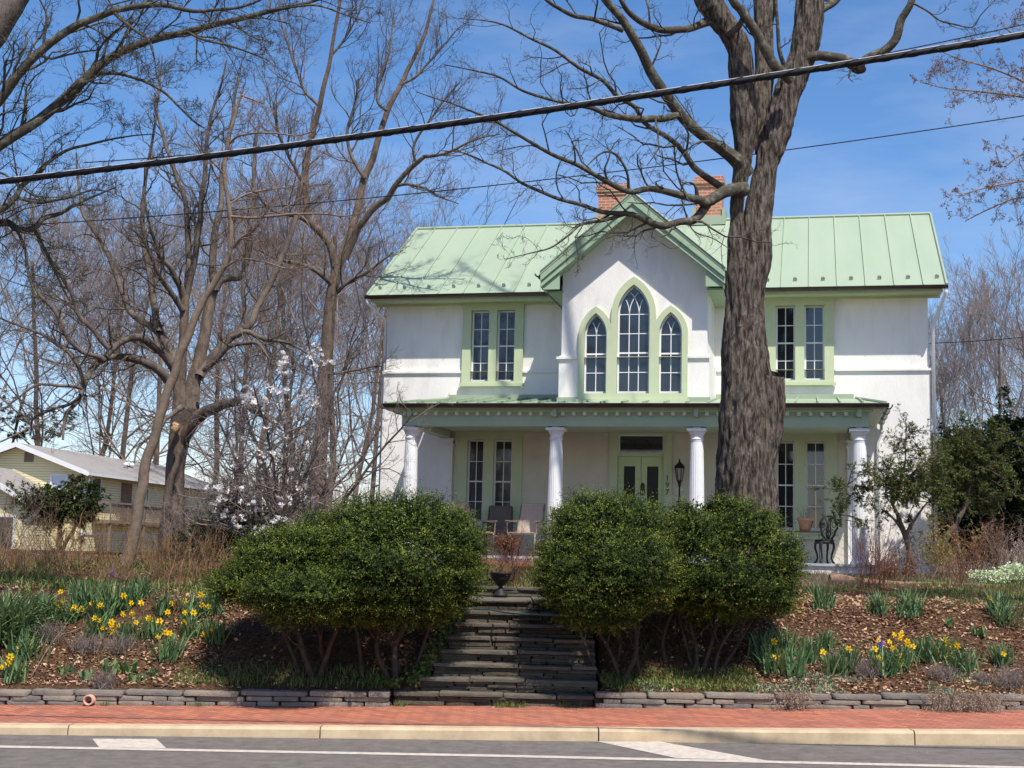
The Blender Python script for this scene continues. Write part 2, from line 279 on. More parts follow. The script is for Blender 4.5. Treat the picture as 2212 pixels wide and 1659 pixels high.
# ---- vegetation, all vectorised
def norm(a): return a/np.maximum(np.linalg.norm(a, axis=-1, keepdims=True), 1e-9)
class Wood:
    """collects wiggly branches as tapered tubes"""
    def __init__(s): s.V = []; s.Fq = []; s.n = 0; s.tw = []
    def emit(s, pts, rad, sides, bark=0):
        B, K, _ = pts.shape
        t = np.empty_like(pts); t[:, 1:-1] = pts[:, 2:]-pts[:, :-2]; t[:, 0] = pts[:, 1]-pts[:, 0]; t[:, -1] = pts[:, -1]-pts[:, -2]; t = norm(t)
        mean = norm(pts[:, -1]-pts[:, 0]); ref = np.where(np.abs(mean[:, 2:3]) > .8, np.array([[1., .2, 0]]), np.array([[0., .1, 1]]))
        a = norm(np.cross(t, ref[:, None, :])); b = np.cross(t, a)
        ang = np.arange(sides)*2*np.pi/sides
        rr = rad[:, :, None]*np.ones(sides)[None, None]
        if bark:
            vv = (pts[:, :, None]+rr[..., None]*(a[:, :, None]*np.cos(ang)[None, None, :, None]+b[:, :, None]*np.sin(ang)[None, None, :, None])).reshape(-1, 3)
            hh = np.empty(len(vv)); fq = 7.5 if bark > .08 else 12
            for i_, (x_, y_, z_) in enumerate(vv):
                h1 = mnoise.noise((x_*fq, y_*fq, z_*1.5)); h2 = mnoise.noise((x_*fq*2.3+9, y_*fq*2.3, z_*4.2)); h3 = mnoise.noise((x_*1.7, y_*1.7+5, z_*1.1))
                hh[i_] = (1-3.2*abs(h1))*.6+(1-3*abs(h2))*.35+h3*.6
            rr = rr*(1+bark*(hh.reshape(rr.shape)-.35))
        v = pts[:, :, None]+rr[..., None]*(a[:, :, None]*np.cos(ang)[None, None, :, None]+b[:, :, None]*np.sin(ang)[None, None, :, None])
        idx = np.arange(B*K*sides).reshape(B, K, sides)+s.n; nx = np.roll(idx, -1, 2)
        f = np.stack([idx[:, :-1], nx[:, :-1], nx[:, 1:], idx[:, 1:]], -1).reshape(-1, 4)
        s.V.append(v.reshape(-1, 3)); s.Fq.append(f); s.n += v.size//3
    def grow(s, st, dr, ln, rd, spec):
        st = np.asarray(st, float); dr = norm(np.asarray(dr, float)); ln = np.asarray(ln, float); rd = np.asarray(rd, float)
        for li, q in enumerate(spec):
            B = len(st)
            if not B: return
            s.last = None
            k = q.get('k', 5); pts = np.zeros((B, k+1, 3)); pts[:, 0] = st; d = dr.copy(); seg = (ln/k)[:, None]
            for j in range(k):
                d = norm(d+rng.normal(0, q.get('wig', .15), (B, 3))+np.array([0, 0, q.get('up', .05)])+np.array(q.get('bias', (0, 0, 0))))
                pts[:, j+1] = pts[:, j]+d*seg
            rad = rd[:, None]*np.linspace(1, q.get('tip', .4), k+1)[None]
            s.emit(pts, rad, q.get('s', 4)); s.last = pts; s.tw.append(pts) if q.get('n', 0) == 0 else None
            st, dr, ln, rd = s.children(pts, rad, ln, q)
        return
    def children(s, pts, rad, ln, q):
        n = q.get('n', 0); B, K, _ = pts.shape; k = K-1
        if n == 0: return np.zeros((0, 3)), np.zeros((0, 3)), np.zeros(0), np.zeros(0)
        t = (np.arange(n)[None]+rng.uniform(0, 1, (B, n)))/n*(1-q.get('t0', .2))+q.get('t0', .2); t = np.minimum(t, .999)
        i = np.floor(t*k).astype(int); fr = (t*k-i)[..., None]; bi = np.arange(B)[:, None]
        p = pts[bi, i]*(1-fr)+pts[bi, i+1]*fr; tg = norm(pts[bi, i+1]-pts[bi, i])
        r = rad[bi, i]*(1-fr[..., 0])+rad[bi, i+1]*fr[..., 0]
        rv = rng.normal(0, 1, tg.shape); rv[..., 1] *= q.get('flat', 1.); perp = norm(rv-(rv*tg).sum(-1, keepdims=True)*tg)
        a = rng.normal(q.get('ang', .8), .2, (B, n))[..., None]
        d = tg*np.cos(a)+perp*np.sin(a)
        L = ln[:, None]*q.get('lf', .5)*(1.15-.6*t)*rng.uniform(.6, 1.25, (B, n))
        rr = np.minimum(np.minimum(r*q.get('rf', .55), r*.9), q.get('rcap', 9))
        rr = np.maximum(rr, q.get('rmin', .002))
        return p.reshape(-1, 3), d.reshape(-1, 3), L.ravel(), rr.ravel()
    def path(s, P, rad, sides=10, side_spec=None, dense=0, bark=0, side_n=6, side_len=1., side_r=.5, step=None, t0=.1, ang=.8, up0=0.):
        """smooth limb through points P with radii rad; side shoots grown by side_spec"""
        P = np.array([tuple(p) for p in P], float); rad = np.array(rad, float)
        seg = np.linalg.norm(np.diff(P, axis=0), axis=1); T = np.concatenate([[0], np.cumsum(seg)]); step = step or max(T[-1]/60, .06)
        K = max(int(T[-1]/step), 4); t = np.linspace(0, T[-1], K+1)
        E = np.vstack([2*P[0]-P[1], P, 2*P[-1]-P[-2]])
        out = []
        for x in t:
            i = min(np.searchsorted(T, x, 'right')-1, len(P)-2); u = (x-T[i])/max(seg[i], 1e-6)
            p0, p1, p2, p3 = E[i], E[i+1], E[i+2], E[i+3]
            out.append(.5*((2*p1)+(-p0+p2)*u+(2*p0-5*p1+4*p2-p3)*u*u+(-p0+3*p1-3*p2+p3)*u**3))
        pts = np.array(out)[None]; rr = np.interp(t, T, rad)[None]
        j = rng.normal(0, 1, (K+1, 3)); j[0] = 0
        jj = np.stack([np.convolve(j[:, c], np.ones(3)/3, 'same') for c in range(3)], 1)
        if bark < .1: jj = np.stack([np.convolve(jj[:, c], np.ones(5)/5, 'same') for c in range(3)], 1); pts = pts+jj[None]*np.minimum(rr[0]*.5, .02)[None, :, None]
        s.emit(pts, rr, sides, bark)
        if side_spec:
            q = dict(n=side_n, t0=t0, ang=ang, lf=1, rf=side_r, rcap=.019)
            a, b, c, d = s.children(pts, rr, np.array([side_len]), q); b = norm(b+np.array([0, 0, up0]))
            s.grow(a, b, c, d, side_spec)
        return pts[0]
    def build(s, name, m, parent=None, smooth=True):
        return npmesh(name, np.vstack(s.V), np.vstack(s.Fq), m, parent, smooth)
def cards(P, U, W, L, Wd, bend=None):
    """leaf quads: centre base P, direction U, width dir W, length L, width Wd -> pointed 4-gons"""
    L = L[:, None]; Wd = Wd[:, None]
    v = np.stack([P, P+U*L*.5+W*Wd*.5, P+U*L, P+U*L*.5-W*Wd*.5], 1).reshape(-1, 3)
    return v, np.arange(len(P)*4).reshape(-1, 4)
def rdir(n): return norm(rng.normal(0, 1, (n, 3)))
def leafmass(name, P, m, parent, size=.03, ratio=.5, outd=None, upb=.2):
    n = len(P); U = rdir(n)
    if outd is not None: U = norm(U*.8+outd)
    U = norm(U+np.array([0, 0, upb])); W = norm(np.cross(U, rdir(n)))
    L = size*rng.uniform(.6, 1.4, n); v, f = cards(P, U, W, L, L*ratio)
    return npmesh(name, v, f, m, parent)
# ================================================================ SETTING
def onplane(px, py, z0, g):
    d = ray(px, py); t = (CAMZ-z0)/(g*d.x-d.z); return CC+d*t
ROADG = .0124
def roadz(x): return .02+ROADG*max(-25, min(25, x))
def axis(segs):
    out = []
    for a, b, s in segs: out += list(np.arange(a, b, s))
    return np.array(out+[segs[-1][1]])
gx = axis([(-900, -100, 80), (-100, -30, 5), (-30, -9, .6), (-9, -1.6, .09), (-1.6, 1.6, .05), (1.6, 9, .09), (9, 30, .6), (30, 100, 5), (100, 900, 80)])
gy = axis([(-300, -20, 40), (-20, 15.7, 2.975), (15.7, 20, .06), (20, 28, .25), (28, 60, 1.5), (60, 200, 14), (200, 1500, 100)])
GX, GY = np.meshgrid(gx, gy); GZ = ground_z(GX, GY)
near = (GY > 15.6) & (GY < 24) & (np.abs(GX) < 10)
GZ = GZ+np.where(near, rng.normal(0, .012, GZ.shape), 0)
nx, ny = len(gx), len(gy); ii = np.arange(nx*ny).reshape(ny, nx)
gfaces = np.stack([ii[:-1, :-1], ii[:-1, 1:], ii[1:, 1:], ii[1:, :-1]], -1).reshape(-1, 4)
# soil: dark mulch and tan litter near, greenish turf farther off
gm = bpy.data.materials.new('garden_soil'); gm.use_nodes = True; n = gm.node_tree; L = n.links; b = n.nodes['Principled BSDF']; b.inputs['Roughness'].default_value = 1; b.inputs['Specular IOR Level'].default_value = .05
t = n.nodes.new('ShaderNodeTexCoord')
def nz_(sc_, det=8, ro=.7):
    z = n.nodes.new('ShaderNodeTexNoise'); z.inputs['Scale'].default_value = sc_; z.inputs['Detail'].default_value = det; z.inputs['Roughness'].default_value = ro; L.new(t.outputs['Object'], z.inputs['Vector']); return z
def ramp_(src, stops):
    c = n.nodes.new('ShaderNodeValToRGB')
    while len(c.color_ramp.elements) < len(stops): c.color_ramp.elements.new(.5)
    for i, (p, k) in enumerate(stops): c.color_ramp.elements[i].position = p; c.color_ramp.elements[i].color = (*k, 1)
    L.new(src, c.inputs[0]); return c.outputs[0]
c1 = ramp_(nz_(22).outputs['Fac'], [(.3, (.035, .019, .012)), (.5, (.085, .046, .028)), (.64, (.18, .105, .063)), (.8, (.36, .235, .15))])
c2 = ramp_(nz_(14).outputs['Fac'], [(.3, (.035, .035, .012)), (.55, (.08, .085, .028)), (.75, (.20, .15, .08))])
msk = ramp_(nz_(.55, 5).outputs['Fac'], [(.56, (0, 0, 0)), (.68, (.8, .8, .8))])
q = n.nodes.new('ShaderNodeMixRGB'); L.new(msk, q.inputs[0]); L.new(c1, q.inputs[1]); L.new(c2, q.inputs[2]); L.new(q.outputs[0], b.inputs['Base Color'])
u = n.nodes.new('ShaderNodeBump'); u.inputs['Strength'].default_value = 1; u.inputs['Distance'].default_value = .04; L.new(nz_(26).outputs['Fac'], u.inputs['Height']); L.new(u.outputs[0], b.inputs['Normal'])
o = npmesh('ground', np.stack([GX, GY, GZ], -1).reshape(-1, 3), gfaces, gm, smooth=True); meta(o, kind='structure')
xs = [-80, -25, -12, 0, 12, 25, 80]
def strip(name, ya, yb, fa, fb, m, side_drop=.12):
    mb = MB()
    vs = []
    for x in xs: vs += [(x, ya, fa(x)), (x, yb, fb(x)), (x, ya, fa(x)-side_drop), (x, yb, fb(x)-side_drop)]
    fs = []
    for i in range(len(xs)-1):
        a = 4*i; c = 4*(i+1); fs += [(a, c, c+1, a+1), (a, a+2, c+2, c), (a+1, c+1, c+3, a+3)]
    mb.add(vs, fs); return meta(mb.build(name, m), kind='structure')
sidez = lambda x: .13+.0175*max(-25, min(25, x))
strip('road', -6, 13.99, roadz, roadz, M['asphalt'], .1)
strip('sidewalk', 14.205, 16.0, lambda x: sidez(x), lambda x: sidez(x)+.01, M['paver'], .2)
# kerb: concrete lengths with open joints
jx = sorted([onplane(px, 1580, .1, .0175).x for px in (135, 690, 1292, 1960)])
stp = (jx[-1]-jx[0])/3; jx = [jx[0]-stp*i for i in range(8, 0, -1)]+jx+[jx[-1]+stp*i for i in range(1, 9)]
mb = MB()
for a, c in zip(jx[:-1], jx[1:]):
    a += .007; c -= .007; vs = []
    for k in range(9):
        x = a+(c-a)*k/8; wv = .004*math.sin(x*3.1)
        zt = sidez(x)+.006; zb = roadz(x)-.1
        vs += [(x, 13.995+wv, zb), (x, 14.01+wv, zt-.026), (x, 14.035+wv, zt), (x, 14.20, zt), (x, 14.20, zb)]
    fs = [(5*k+j, 5*k+5+j, 5*k+6+j, 5*k+1+j) for k in range(8) for j in range(4)]+[(0, 1, 2, 3, 4), (44, 43, 42, 41, 40)]
    mb.add(vs, fs)
meta(mb.build('kerb', M['kerb']), kind='structure')
# painted markings
def road_poly(name, pts):
    P = [onplane(x, y, .024, ROADG) for x, y in pts]; me = bpy.data.meshes.new(name); me.from_pydata([(p.x, p.y, ROADG*p.x+.024) for p in P], [], [tuple(range(len(P)))]); me.materials.append(M['paint'])
    meta(link(bpy.data.objects.new(name, me)), kind='structure')
road_poly('road_edge_line', [(-900, 1599), (0, 1614.8), (1106, 1635.5), (2212, 1660.5), (3000, 1678), (3000, 1673.5), (2212, 1655.5), (1106, 1630.5), (0, 1610.2), (-900, 1595)])
road_poly('road_hatch_marking', [(199, 1595.5), (338, 1596), (359, 1616.2), (214, 1614)])
road_poly('road_wedge_marking', [(1290, 1601.5), (1427, 1602), (1661, 1643.4), (1461, 1637.5)])

# ---- stone edging walls
def wall_y(x): return 15.79+.013*(x+5.8)
def stone_wall(x0, x1, label, seed):
    r = random.Random(seed); root = empty('retaining_wall', (x0, wall_y(x0), sidez(x0)), label, 'stone wall'); mb = MB(); k = seed*1000
    for row in range(3):
        x = x0+r.uniform(0, .1)*(row > 0); hh = (.027, .027, .030)[row]; zc = (.032, .088, .147)[row]
        while x < x1-.08:
            ln = r.uniform(.2, .58) if row < 2 else r.uniform(.4, .85)
            ln = min(ln, x1-x); xc = x+ln/2; k += 1
            dy = r.uniform(-.015, .015)-(.006 if row == 2 else 0)
            mb.stone((xc-x0, wall_y(xc)+.11+dy-wall_y(x0), sidez(xc)+zc-sidez(x0)+r.uniform(-.004, .004)), (ln/2-.006, .11, hh*r.uniform(.9, 1.04)), .17, k, 18, 6)
            x += ln
    mb.build('wall_stones', M['stone'], root, False)
    bk = MB(); 
    for a in np.arange(x0, x1, 1.5):
        c = min(a+1.5, x1-.03); bk.add([(a-x0, wall_y(a)+.06-wall_y(x0), sidez(a)-sidez(x0)-.05), (c-x0, wall_y(c)+.06-wall_y(x0), sidez(c)-sidez(x0)-.05), (c-x0, wall_y(c)+.06-wall_y(x0), sidez(c)-sidez(x0)+.15), (a-x0, wall_y(a)+.06-wall_y(x0), sidez(a)-sidez(x0)+.15)], [(0, 1, 2, 3)])
    bk.build('soil_backing', M['earth'], root)
    return root
stone_wall(-10.5, -1.31, 'low dry-laid grey stone edging wall left of the steps with a pipe poking out', 1)
stone_wall(1.04, 11, 'low dry-laid grey stone edging wall right of the steps with withered plants hanging over it', 2)
# clay drain pipe
p = onplane(190, 1514, .2, .0175); mb = MB(); px_, pz_ = -4.83, .135
mb.v = []; ring = []
for r_, y_ in ((.060, 0), (.060, .4), (.042, .4), (.042, 0)):
    ring.append([(r_*math.cos(a*math.pi/10), y_, r_*math.sin(a*math.pi/10)) for a in range(20)])
vs = sum(ring, []); mb.add(vs, [(j*20+k, j*20+(k+1) % 20, ((j+1) % 4)*20+(k+1) % 20, ((j+1) % 4)*20+k) for j in (0, 2, 3) for k in range(20)])
P = at(190, 1513, 15.72); o = mb.build('drain_pipe', M['terracotta'], None, True, loc=P); meta(o, 'round clay drain pipe end poking out of the low stone wall', 'pipe')
mb = MB(); mb.lathe([(.041, 0), (.041, .01)], (0, 0, 0), 16); q = mb.build('pipe_mouth', M['earth'], o, loc=(0, .12, 0)); q.rotation_euler = (R(90), 0, 0)

# ---- garden steps
M['riser'] = mat('shaded_stacked_stone', (.13, .105, .075), .9, (.04, .033, .026), 7, .9, 24, island=[(.12, .10, .07), (.05, .042, .034), (.17, .14, .10), (.08, .066, .05)], bdist=.03)  # tread stone made darker, the risers' shade put into the colour
steps = empty('garden_steps', (0, STEP_Y0, .13), 'wide bluestone garden steps climbing from the brick pavement between the clipped shrubs', 'steps')
LX = [-1.29, -1.01, -.87, -.80, -.72, -.64, -.545, -.57]; RX = [1.04, 1.1, 1.1, 1.1, 1.1, 1.1, 1.1, 1.1]
r = random.Random(4)
for k in range(8):
    y0 = k*TREAD; zt = RISER*(k+1)+.004*r.uniform(-1, 1); dep = TREAD+.06 if k < 7 else 1.35
    tr = MB(); x = LX[k]; s = 0
    while x < RX[k]-.05:
        ln = min(r.uniform(.45, 1.2), RX[k]-x)
        if RX[k]-x-ln < .3: ln = RX[k]-x
        s += 1; tr.stone((x+ln/2, y0+dep/2-.02+.02*r.uniform(-1, 1), zt-.02+.006*r.uniform(-1, 1)), (ln/2-.003, dep/2+.02*r.uniform(-1, 1), .019), .09, k*77+s, 24, 6); x += ln
    tr.build('step', M['slate'], steps, False)
    rs = MB(); zz = .0 if k == 0 else RISER*k
    z = zz
    while z < zt-.045:
        hgt = min(r.uniform(.022, .05), zt-.042-z); x = LX[k]+.01
        while x < RX[k]-.03:
            ln = min(r.uniform(.18, .7), RX[k]-x); s += 1
            rs.stone((x+ln/2, y0+.16+r.uniform(-.018, .03), z+hgt/2), (ln/2-.002, .14, hgt/2*.98), .13, k*177+s, 12, 5); x += ln
        z += hgt
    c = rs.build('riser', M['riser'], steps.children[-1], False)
    if k < 7: pass
back = MB(); s = 0
for z0_, z1_, y_ in ((1.18, 1.225, 2.93), (1.225, 1.265, 2.94), (1.265, 1.305, 2.92)):
    x = -.62
    while x < 1.3:
        ln = r.uniform(.25, .75); s += 1; back.stone((x+ln/2, y_+.15, (z0_+z1_)/2), (ln/2-.004, .15+r.uniform(-.01, .02), (z1_-z0_)/2*.95), .22, s+900, 12, 5); x += ln
meta(back.build('landing_course', M['slate'], steps, False), 'stacked flat stones edging the lawn behind the urn')
# hose lying on the step
mb = MB(); pts = []
for px, py in ((985, 1322), (1008, 1314), (1030, 1315.5), (1060, 1318), (1090, 1323.5), (1125, 1327), (1180, 1329), (1230, 1331), (1275, 1333)):
    P = onplane(px, py, .13+RISER*7+.02, 0); P.y = min(P.y, STEP_Y0+7*TREAD-.03); pts.append(P+Vector((0, 0, .004)))
pts2 = [pts[0]+Vector((-.35, .1, .02))]+pts
mb.tube(pts2, .010, 8); meta(mb.build('garden_hose', M['hose'], None, True), 'thin dark teal garden hose lying across one of the upper stone steps', 'hose')
# ================================================================ HOUSE (local x along the front, -y towards the street, z above the road)
HO = Vector((2.927, 29.5, 0))
def hw(u, n, z): return HO+hu*u+hn*n+Vector((0, 0, z))
house = empty('green_trimmed_house', HO, 'two-storey white stucco house with pale green metal roof, gothic gable and columned porch', 'house', rz=-YAW)
FZ = 1.86
EZ, EN, RZ, RN, RU = 7.66, .52, 10.12, -3.2, 6.33      # eave height / overhang, ridge height / depth, roof half length
# --- windows: rectangular pairs: rect = (u0,u1,z0,z1)
def rect(u0, u1, z0, z1): return [(u0, z0), (u1, z0), (u1, z1), (u0, z1)]
def arch(cu, hw_, zb, zs, za, k=10, hb=None):            # lancet outline, counter-clockwise from bottom left
    hb = hb or hw_; H = za-zs; Rr = (hw_**2+H**2)/(2*hw_); out = [(cu-hb, zb), (cu+hb, zb)]
    a1 = math.atan2(H, Rr-hw_)
    for i in range(k+1):
        a = a1*i/k; out.append((cu+hw_-Rr+Rr*math.cos(a), zs+Rr*math.sin(a)))
    for i in range(k-1, -1, -1):
        a = a1*i/k; out.append((cu-hw_+Rr-Rr*math.cos(a), zs+Rr*math.sin(a)))
    return out
WU = [(-3.975, -3.555, 5.75, 7.38), (-3.375, -2.955, 5.75, 7.38), (2.825, 3.235, 5.75, 7.38), (3.43, 3.85, 5.75, 7.38)]
WL = [(-3.98, -3.60, 2.55, 4.43), (-3.375, -2.95, 2.55, 4.43), (2.84, 3.22, 2.55, 4.43), (3.45, 3.86, 2.55, 4.43)]
# --- stucco shell
mb = MB()
mb.plate([rect(-6.02, 6.02, 1.3, 5.985), rect(-.60, .46, 1.90, 4.58)]+[rect(a, b_, c, d) for a, b_, c, d in WL]+[rect(a, b_, c, 5.9845) for a, b_, c, d in WU], 0, .3)
mb.plate([rect(-5.99, 5.99, 5.985, 7.66)]+[rect(a, b_, max(c, 5.9855), d) for a, b_, c, d in WU], .045, .3)
for a, b_ in ((-6.02, -4.17), (-2.76, 2.62), (4.05, 6.02)): mb.prism([(a, 0, 5.985), (a, .045, 6.02), (a, .045, 5.985)], (b_-a, 0, 0))
for a, b_ in ((-6.05, -4.18), (-2.75, -1.56), (1.56, 2.61), (4.06, 6.05)): mb.box((a, -.045, 5.94), (b_, .0, 5.99))
D_ = 6.4
for s_ in (-1, 1):
    x = 6.0*s_; xi = 5.75*s_
    pent = [(x, .3, 1.3), (x, D_, 1.3), (x, D_, 7.62), (x, -RN, 9.98), (x, .3, 7.66)]
    mb.prism(pent, (xi-x, 0, 0))
mb.box((-5.75, D_-.3, 1.3), (5.75, D_, 7.66))
house_wall = mb.build('wall', M['stucco'], house)
# dark rooms behind the glass
mb = MB(); mb.box((-5.7, .32, 1.5), (-1.6, 1.9, 4.6)); mb.box((1.7, .32, 1.5), (5.7, 1.9, 4.6)); mb.box((-.8, .32, 1.5), (.8, 1.6, 4.6)); mb.box((-5.7, .32, 5.2), (-2, 2, 7.5)); mb.box((2, .32, 5.2), (5.7, 2, 7.5))
M['room'] = mat('dark_room', (.03, .028, .025), .9); 
def sash(name, rects, y, cols, rows, fr=.035, bar=.018, lower=None, arch_=None):
    """white sash: frame ring, muntins, meeting rail, glass as sub-part"""
    u0, u1, z0, z1 = rects; mb = MB()
    if arch_:
        outl = arch(*arch_); cu, hh, zb, zs, za = arch_; inn = arch(cu, hh-fr, zb+fr*1.6, zs, za-fr*1.35)
    else:
        outl = rect(u0, u1, z0, z1); inn = rect(u0+fr, u1-fr, z0+fr*1.3, z1-fr)
    mb.plate([outl, inn], y, y+.05)
    a0, a1 = u0+fr, u1-fr; b0, b1 = z0+fr*1.3, (arch_[3] if arch_ else z1-fr)
    for c in range(1, cols): 
        x = a0+(a1-a0)*c/cols; mb.box((x-bar/2, y+.012, b0), (x+bar/2, y+.04, b1))
    for r_ in range(1, rows+(1 if arch_ else 0)):
        z = b0+(b1-b0)*r_/rows; t_ = bar*1.7 if r_ == (lower or rows//2) else bar
        mb.box((a0, y+(.008 if t_ > bar else .014), z-t_/2), (a1, y+.038, z+t_/2))
    if arch_:                                            # intersecting tracery
        cu, hh, zb, zs, za = arch_; h2 = hh-fr; H = za-fr*1.35-zs; Rr = (h2**2+H**2)/(2*h2)
        for c in range(1, cols):
            x0 = cu-h2+2*h2*c/cols
            for sg in (-1, 1):
                prev = None
                for i in range(12):
                    a = .075*i*1.25; x = x0+sg*(Rr-Rr*math.cos(a)); z = zs+Rr*math.sin(a)
                    # stay inside the lancet
                    lim = (Rr-math.sqrt(max(Rr*Rr-(z-zs)**2, 0)))
                    if x < cu-h2+lim-.004 or x > cu+h2-lim+.004 or z > zs+H: break
                    if prev: mb.add([(prev[0]-bar/2, y+.013, prev[1]), (prev[0]+bar/2, y+.013, prev[1]), (x+bar/2, y+.013, z), (x-bar/2, y+.013, z), (prev[0]-bar/2, y+.035, prev[1]), (prev[0]+bar/2, y+.035, prev[1]), (x+bar/2, y+.035, z), (x-bar/2, y+.035, z)], [(0, 1, 2, 3), (4, 5, 6, 7), (0, 3, 7, 4), (1, 2, 6, 5)])
                    prev = (x, z)
    f = mb.build('window', M['white'], house)
    g = MB(); g.plate([[(p[0], p[1]) for p in inn]], y+.03, y+.034); g.build('glass', M['glass'], f)
    return f
for w_ in WU: sash('window', w_, .085, 2, 4, .036, .018)
for w_ in WL: sash('window', w_, .05, 2, 4, .036, .018)
# trims round the pairs
def trim(outer, holes, y0, y1, sill=None):
    mb = MB(); mb.plate([outer]+holes, y0, y1)
    if sill: mb.box((sill[0], y0-.05, sill[1]), (sill[2], y0+.01, sill[1]+.07))
    return mb.build('window_trim', M['trim'], house)
trim(rect(-4.17, -2.76, 5.70, 7.55), [rect(*w_) for w_ in WU[:2]], -.05, .10, (-4.21, 5.63, -2.72))
trim(rect(2.62, 4.05, 5.70, 7.57), [rect(*w_) for w_ in WU[2:]], -.05, .10, (2.58, 5.63, 4.09))
trim(rect(-4.27, -2.72, 2.42, 4.70), [rect(*w_) for w_ in WL[:2]], -.05, .06, (-4.3, 2.36, -2.69))
trim(rect(2.60, 4.10, 2.42, 4.66), [rect(*w_) for w_ in WL[2:]], -.05, .06, (2.56, 2.36, 4.14))
# --- front door
mb = MB(); mb.plate([rect(-.76, .62, 1.88, 4.66), rect(-.58, .44, 1.90, 4.56)], -.05, .10); mb.box((-.58, .0, 4.08), (.44, .08, 4.15)); mb.build('door_frame', M['trim'], house)
door = MB()
for a, b_ in ((-.575, -.075), (-.065, .435)):
    door.plate([rect(a, b_, 1.91, 4.075), rect(a+.125, b_-.125, 2.95, 3.87), rect(a+.10, b_-.10, 2.08, 2.75)], .05, .10)
    door.plate([rect(a+.10, b_-.10, 2.08, 2.75)], .075, .10)
door = door.build('door', M['doorpaint'], house)
g = MB(); g.plate([rect(-.45, -.2, 2.95, 3.87)], .085, .095); g.plate([rect(.06, .31, 2.95, 3.87)], .085, .095); g.build('door_glass', mat('dark_door_glass', (.005, .006, .007), .12, spec=.15), door)
g = MB(); g.plate([rect(-.36, -.27, 2.98, 3.20)], .078, .084); g.build('paper_notice', M['white'], door)
g = MB(); g.lathe([(.0, -.015), (.05, -.012), (.06, 0), (.035, .02), (.0, .03)], n=14); k_ = g.build('knocker_plate', M['brass'], door, True, loc=(-.03, .03, 3.42)); k_.rotation_euler = (R(90), 0, 0); k_.scale = (.8, 1.5, 1)
g = MB(); g.tube([(.05*math.cos(a), 0, .07*math.sin(a)-.04) for a in [2*math.pi*i/14 for i in range(15)]], .010, 6); g.build('knocker_ring', M['brass'], door, True, loc=(-.03, .015, 3.36))
g = MB(); g.lathe([(0, 0), (.025, .005), (.03, .025), (.018, .045), (0, .05)], n=12); k_ = g.build('handle', M['brass'], door, True, loc=(.0, .05, 2.85)); k_.rotation_euler = (R(90), 0, 0)
g = MB(); g.plate([rect(-.58, .44, 4.15, 4.56), rect(-.54, .40, 4.18, 4.53)], .03, .09); tw = g.build('transom_window', M['white'], house)
g = MB(); g.plate([rect(-.54, .40, 4.18, 4.53)], .06, .066); g.build('glass', M['glass'], tw)
g = MB(); g.tube([(.20*math.cos(a)-.07, .055, 4.355+.11*math.sin(a)) for a in [2*math.pi*i/20 for i in range(21)]], .007, 5); g.build('oval_leading', M['black'], tw)
# house number
for i, ch in enumerate('197'):
    cu = bpy.data.curves.new('house_number', 'FONT'); cu.body = ch; cu.size = .17; cu.extrude = .006; cu.align_x = 'CENTER'; cu.materials.append(M['brass'])
    t_ = bpy.data.objects.new('house_number', cu); t_.location = (.515, -.058, 3.56-.155*i); t_.rotation_euler = (R(90), 0, 0)
    sc.collection.objects.link(t_); bpy.context.view_layer.update(); me_ = bpy.data.meshes.new_from_object(t_); me_.name = 'house_number'; t2 = bpy.data.objects.new('house_number_digit', me_); link(t2, house); t2.location = t_.location; t2.rotation_euler = t_.rotation_euler; bpy.data.objects.remove(t_)
# --- gable bay
BN = 2.0; BW = 1.51
AC = (0, .335, 5.22, 6.88, 7.49); AL = (-.785, .235, 5.22, 6.45, 6.90); AR = (.765, .235, 5.22, 6.45, 6.90)
gz = lambda u: 9.19-.86*abs(u)
mb = MB()
mb.plate([[(-BW, 5.99), (BW, 5.99), (BW, gz(BW)-.02), (0, gz(0)-.02), (-BW, gz(BW)-.02)]]+[[(x, max(z, 5.991)) for x, z in arch(*A)] for A in (AC, AL, AR)], -BN, -BN+.2)
mb.plate([rect(-BW-.04, BW+.04, 4.9, 5.985)]+[rect(A[0]-A[1], A[0]+A[1], 5.22, 5.98) for A in (AC, AL, AR)], -BN-.045, -BN+.2)
for a, b_ in ((-BW-.09, -1.16), (1.14, BW+.09)): mb.box((a, -BN-.09, 5.94), (b_, -BN-.04, 5.99))
for a, b_ in ((-BW-.04, -1.1), (1.1, BW+.04)): mb.prism([(a, -BN-.045, 5.985), (a, -BN, 6.02), (a, -BN, 5.985)], (b_-a, 0, 0))
for s_ in (-1, 1):
    mb.box((s_*BW, -BN+.2, 5.985), (s_*(BW-.2), .1, 7.9)); mb.box((s_*(BW+.04), -BN+.2, 4.9), (s_*(BW-.2), .0, 5.985))
mb.build('bay_wall', M['stucco'], house)
sash('window', (AC[0]-AC[1], AC[0]+AC[1], 5.22, 6.88), -BN+.03, 3, 4, .034, .018, 2, AC)
for A in (AL, AR): sash('window', (A[0]-A[1], A[0]+A[1], 5.22, 6.45), -BN+.03, 2, 3, .032, .018, 2, A)
# lancet surround: one outline with three openings
def half(A, r_, top): 
    return arch(A[0], A[1]+r_, 5.08, A[3], A[4]+top)
oc = half(AC, .125, .17); ol = half(AL, .12, .14); orr = half(AR, .12, .14)
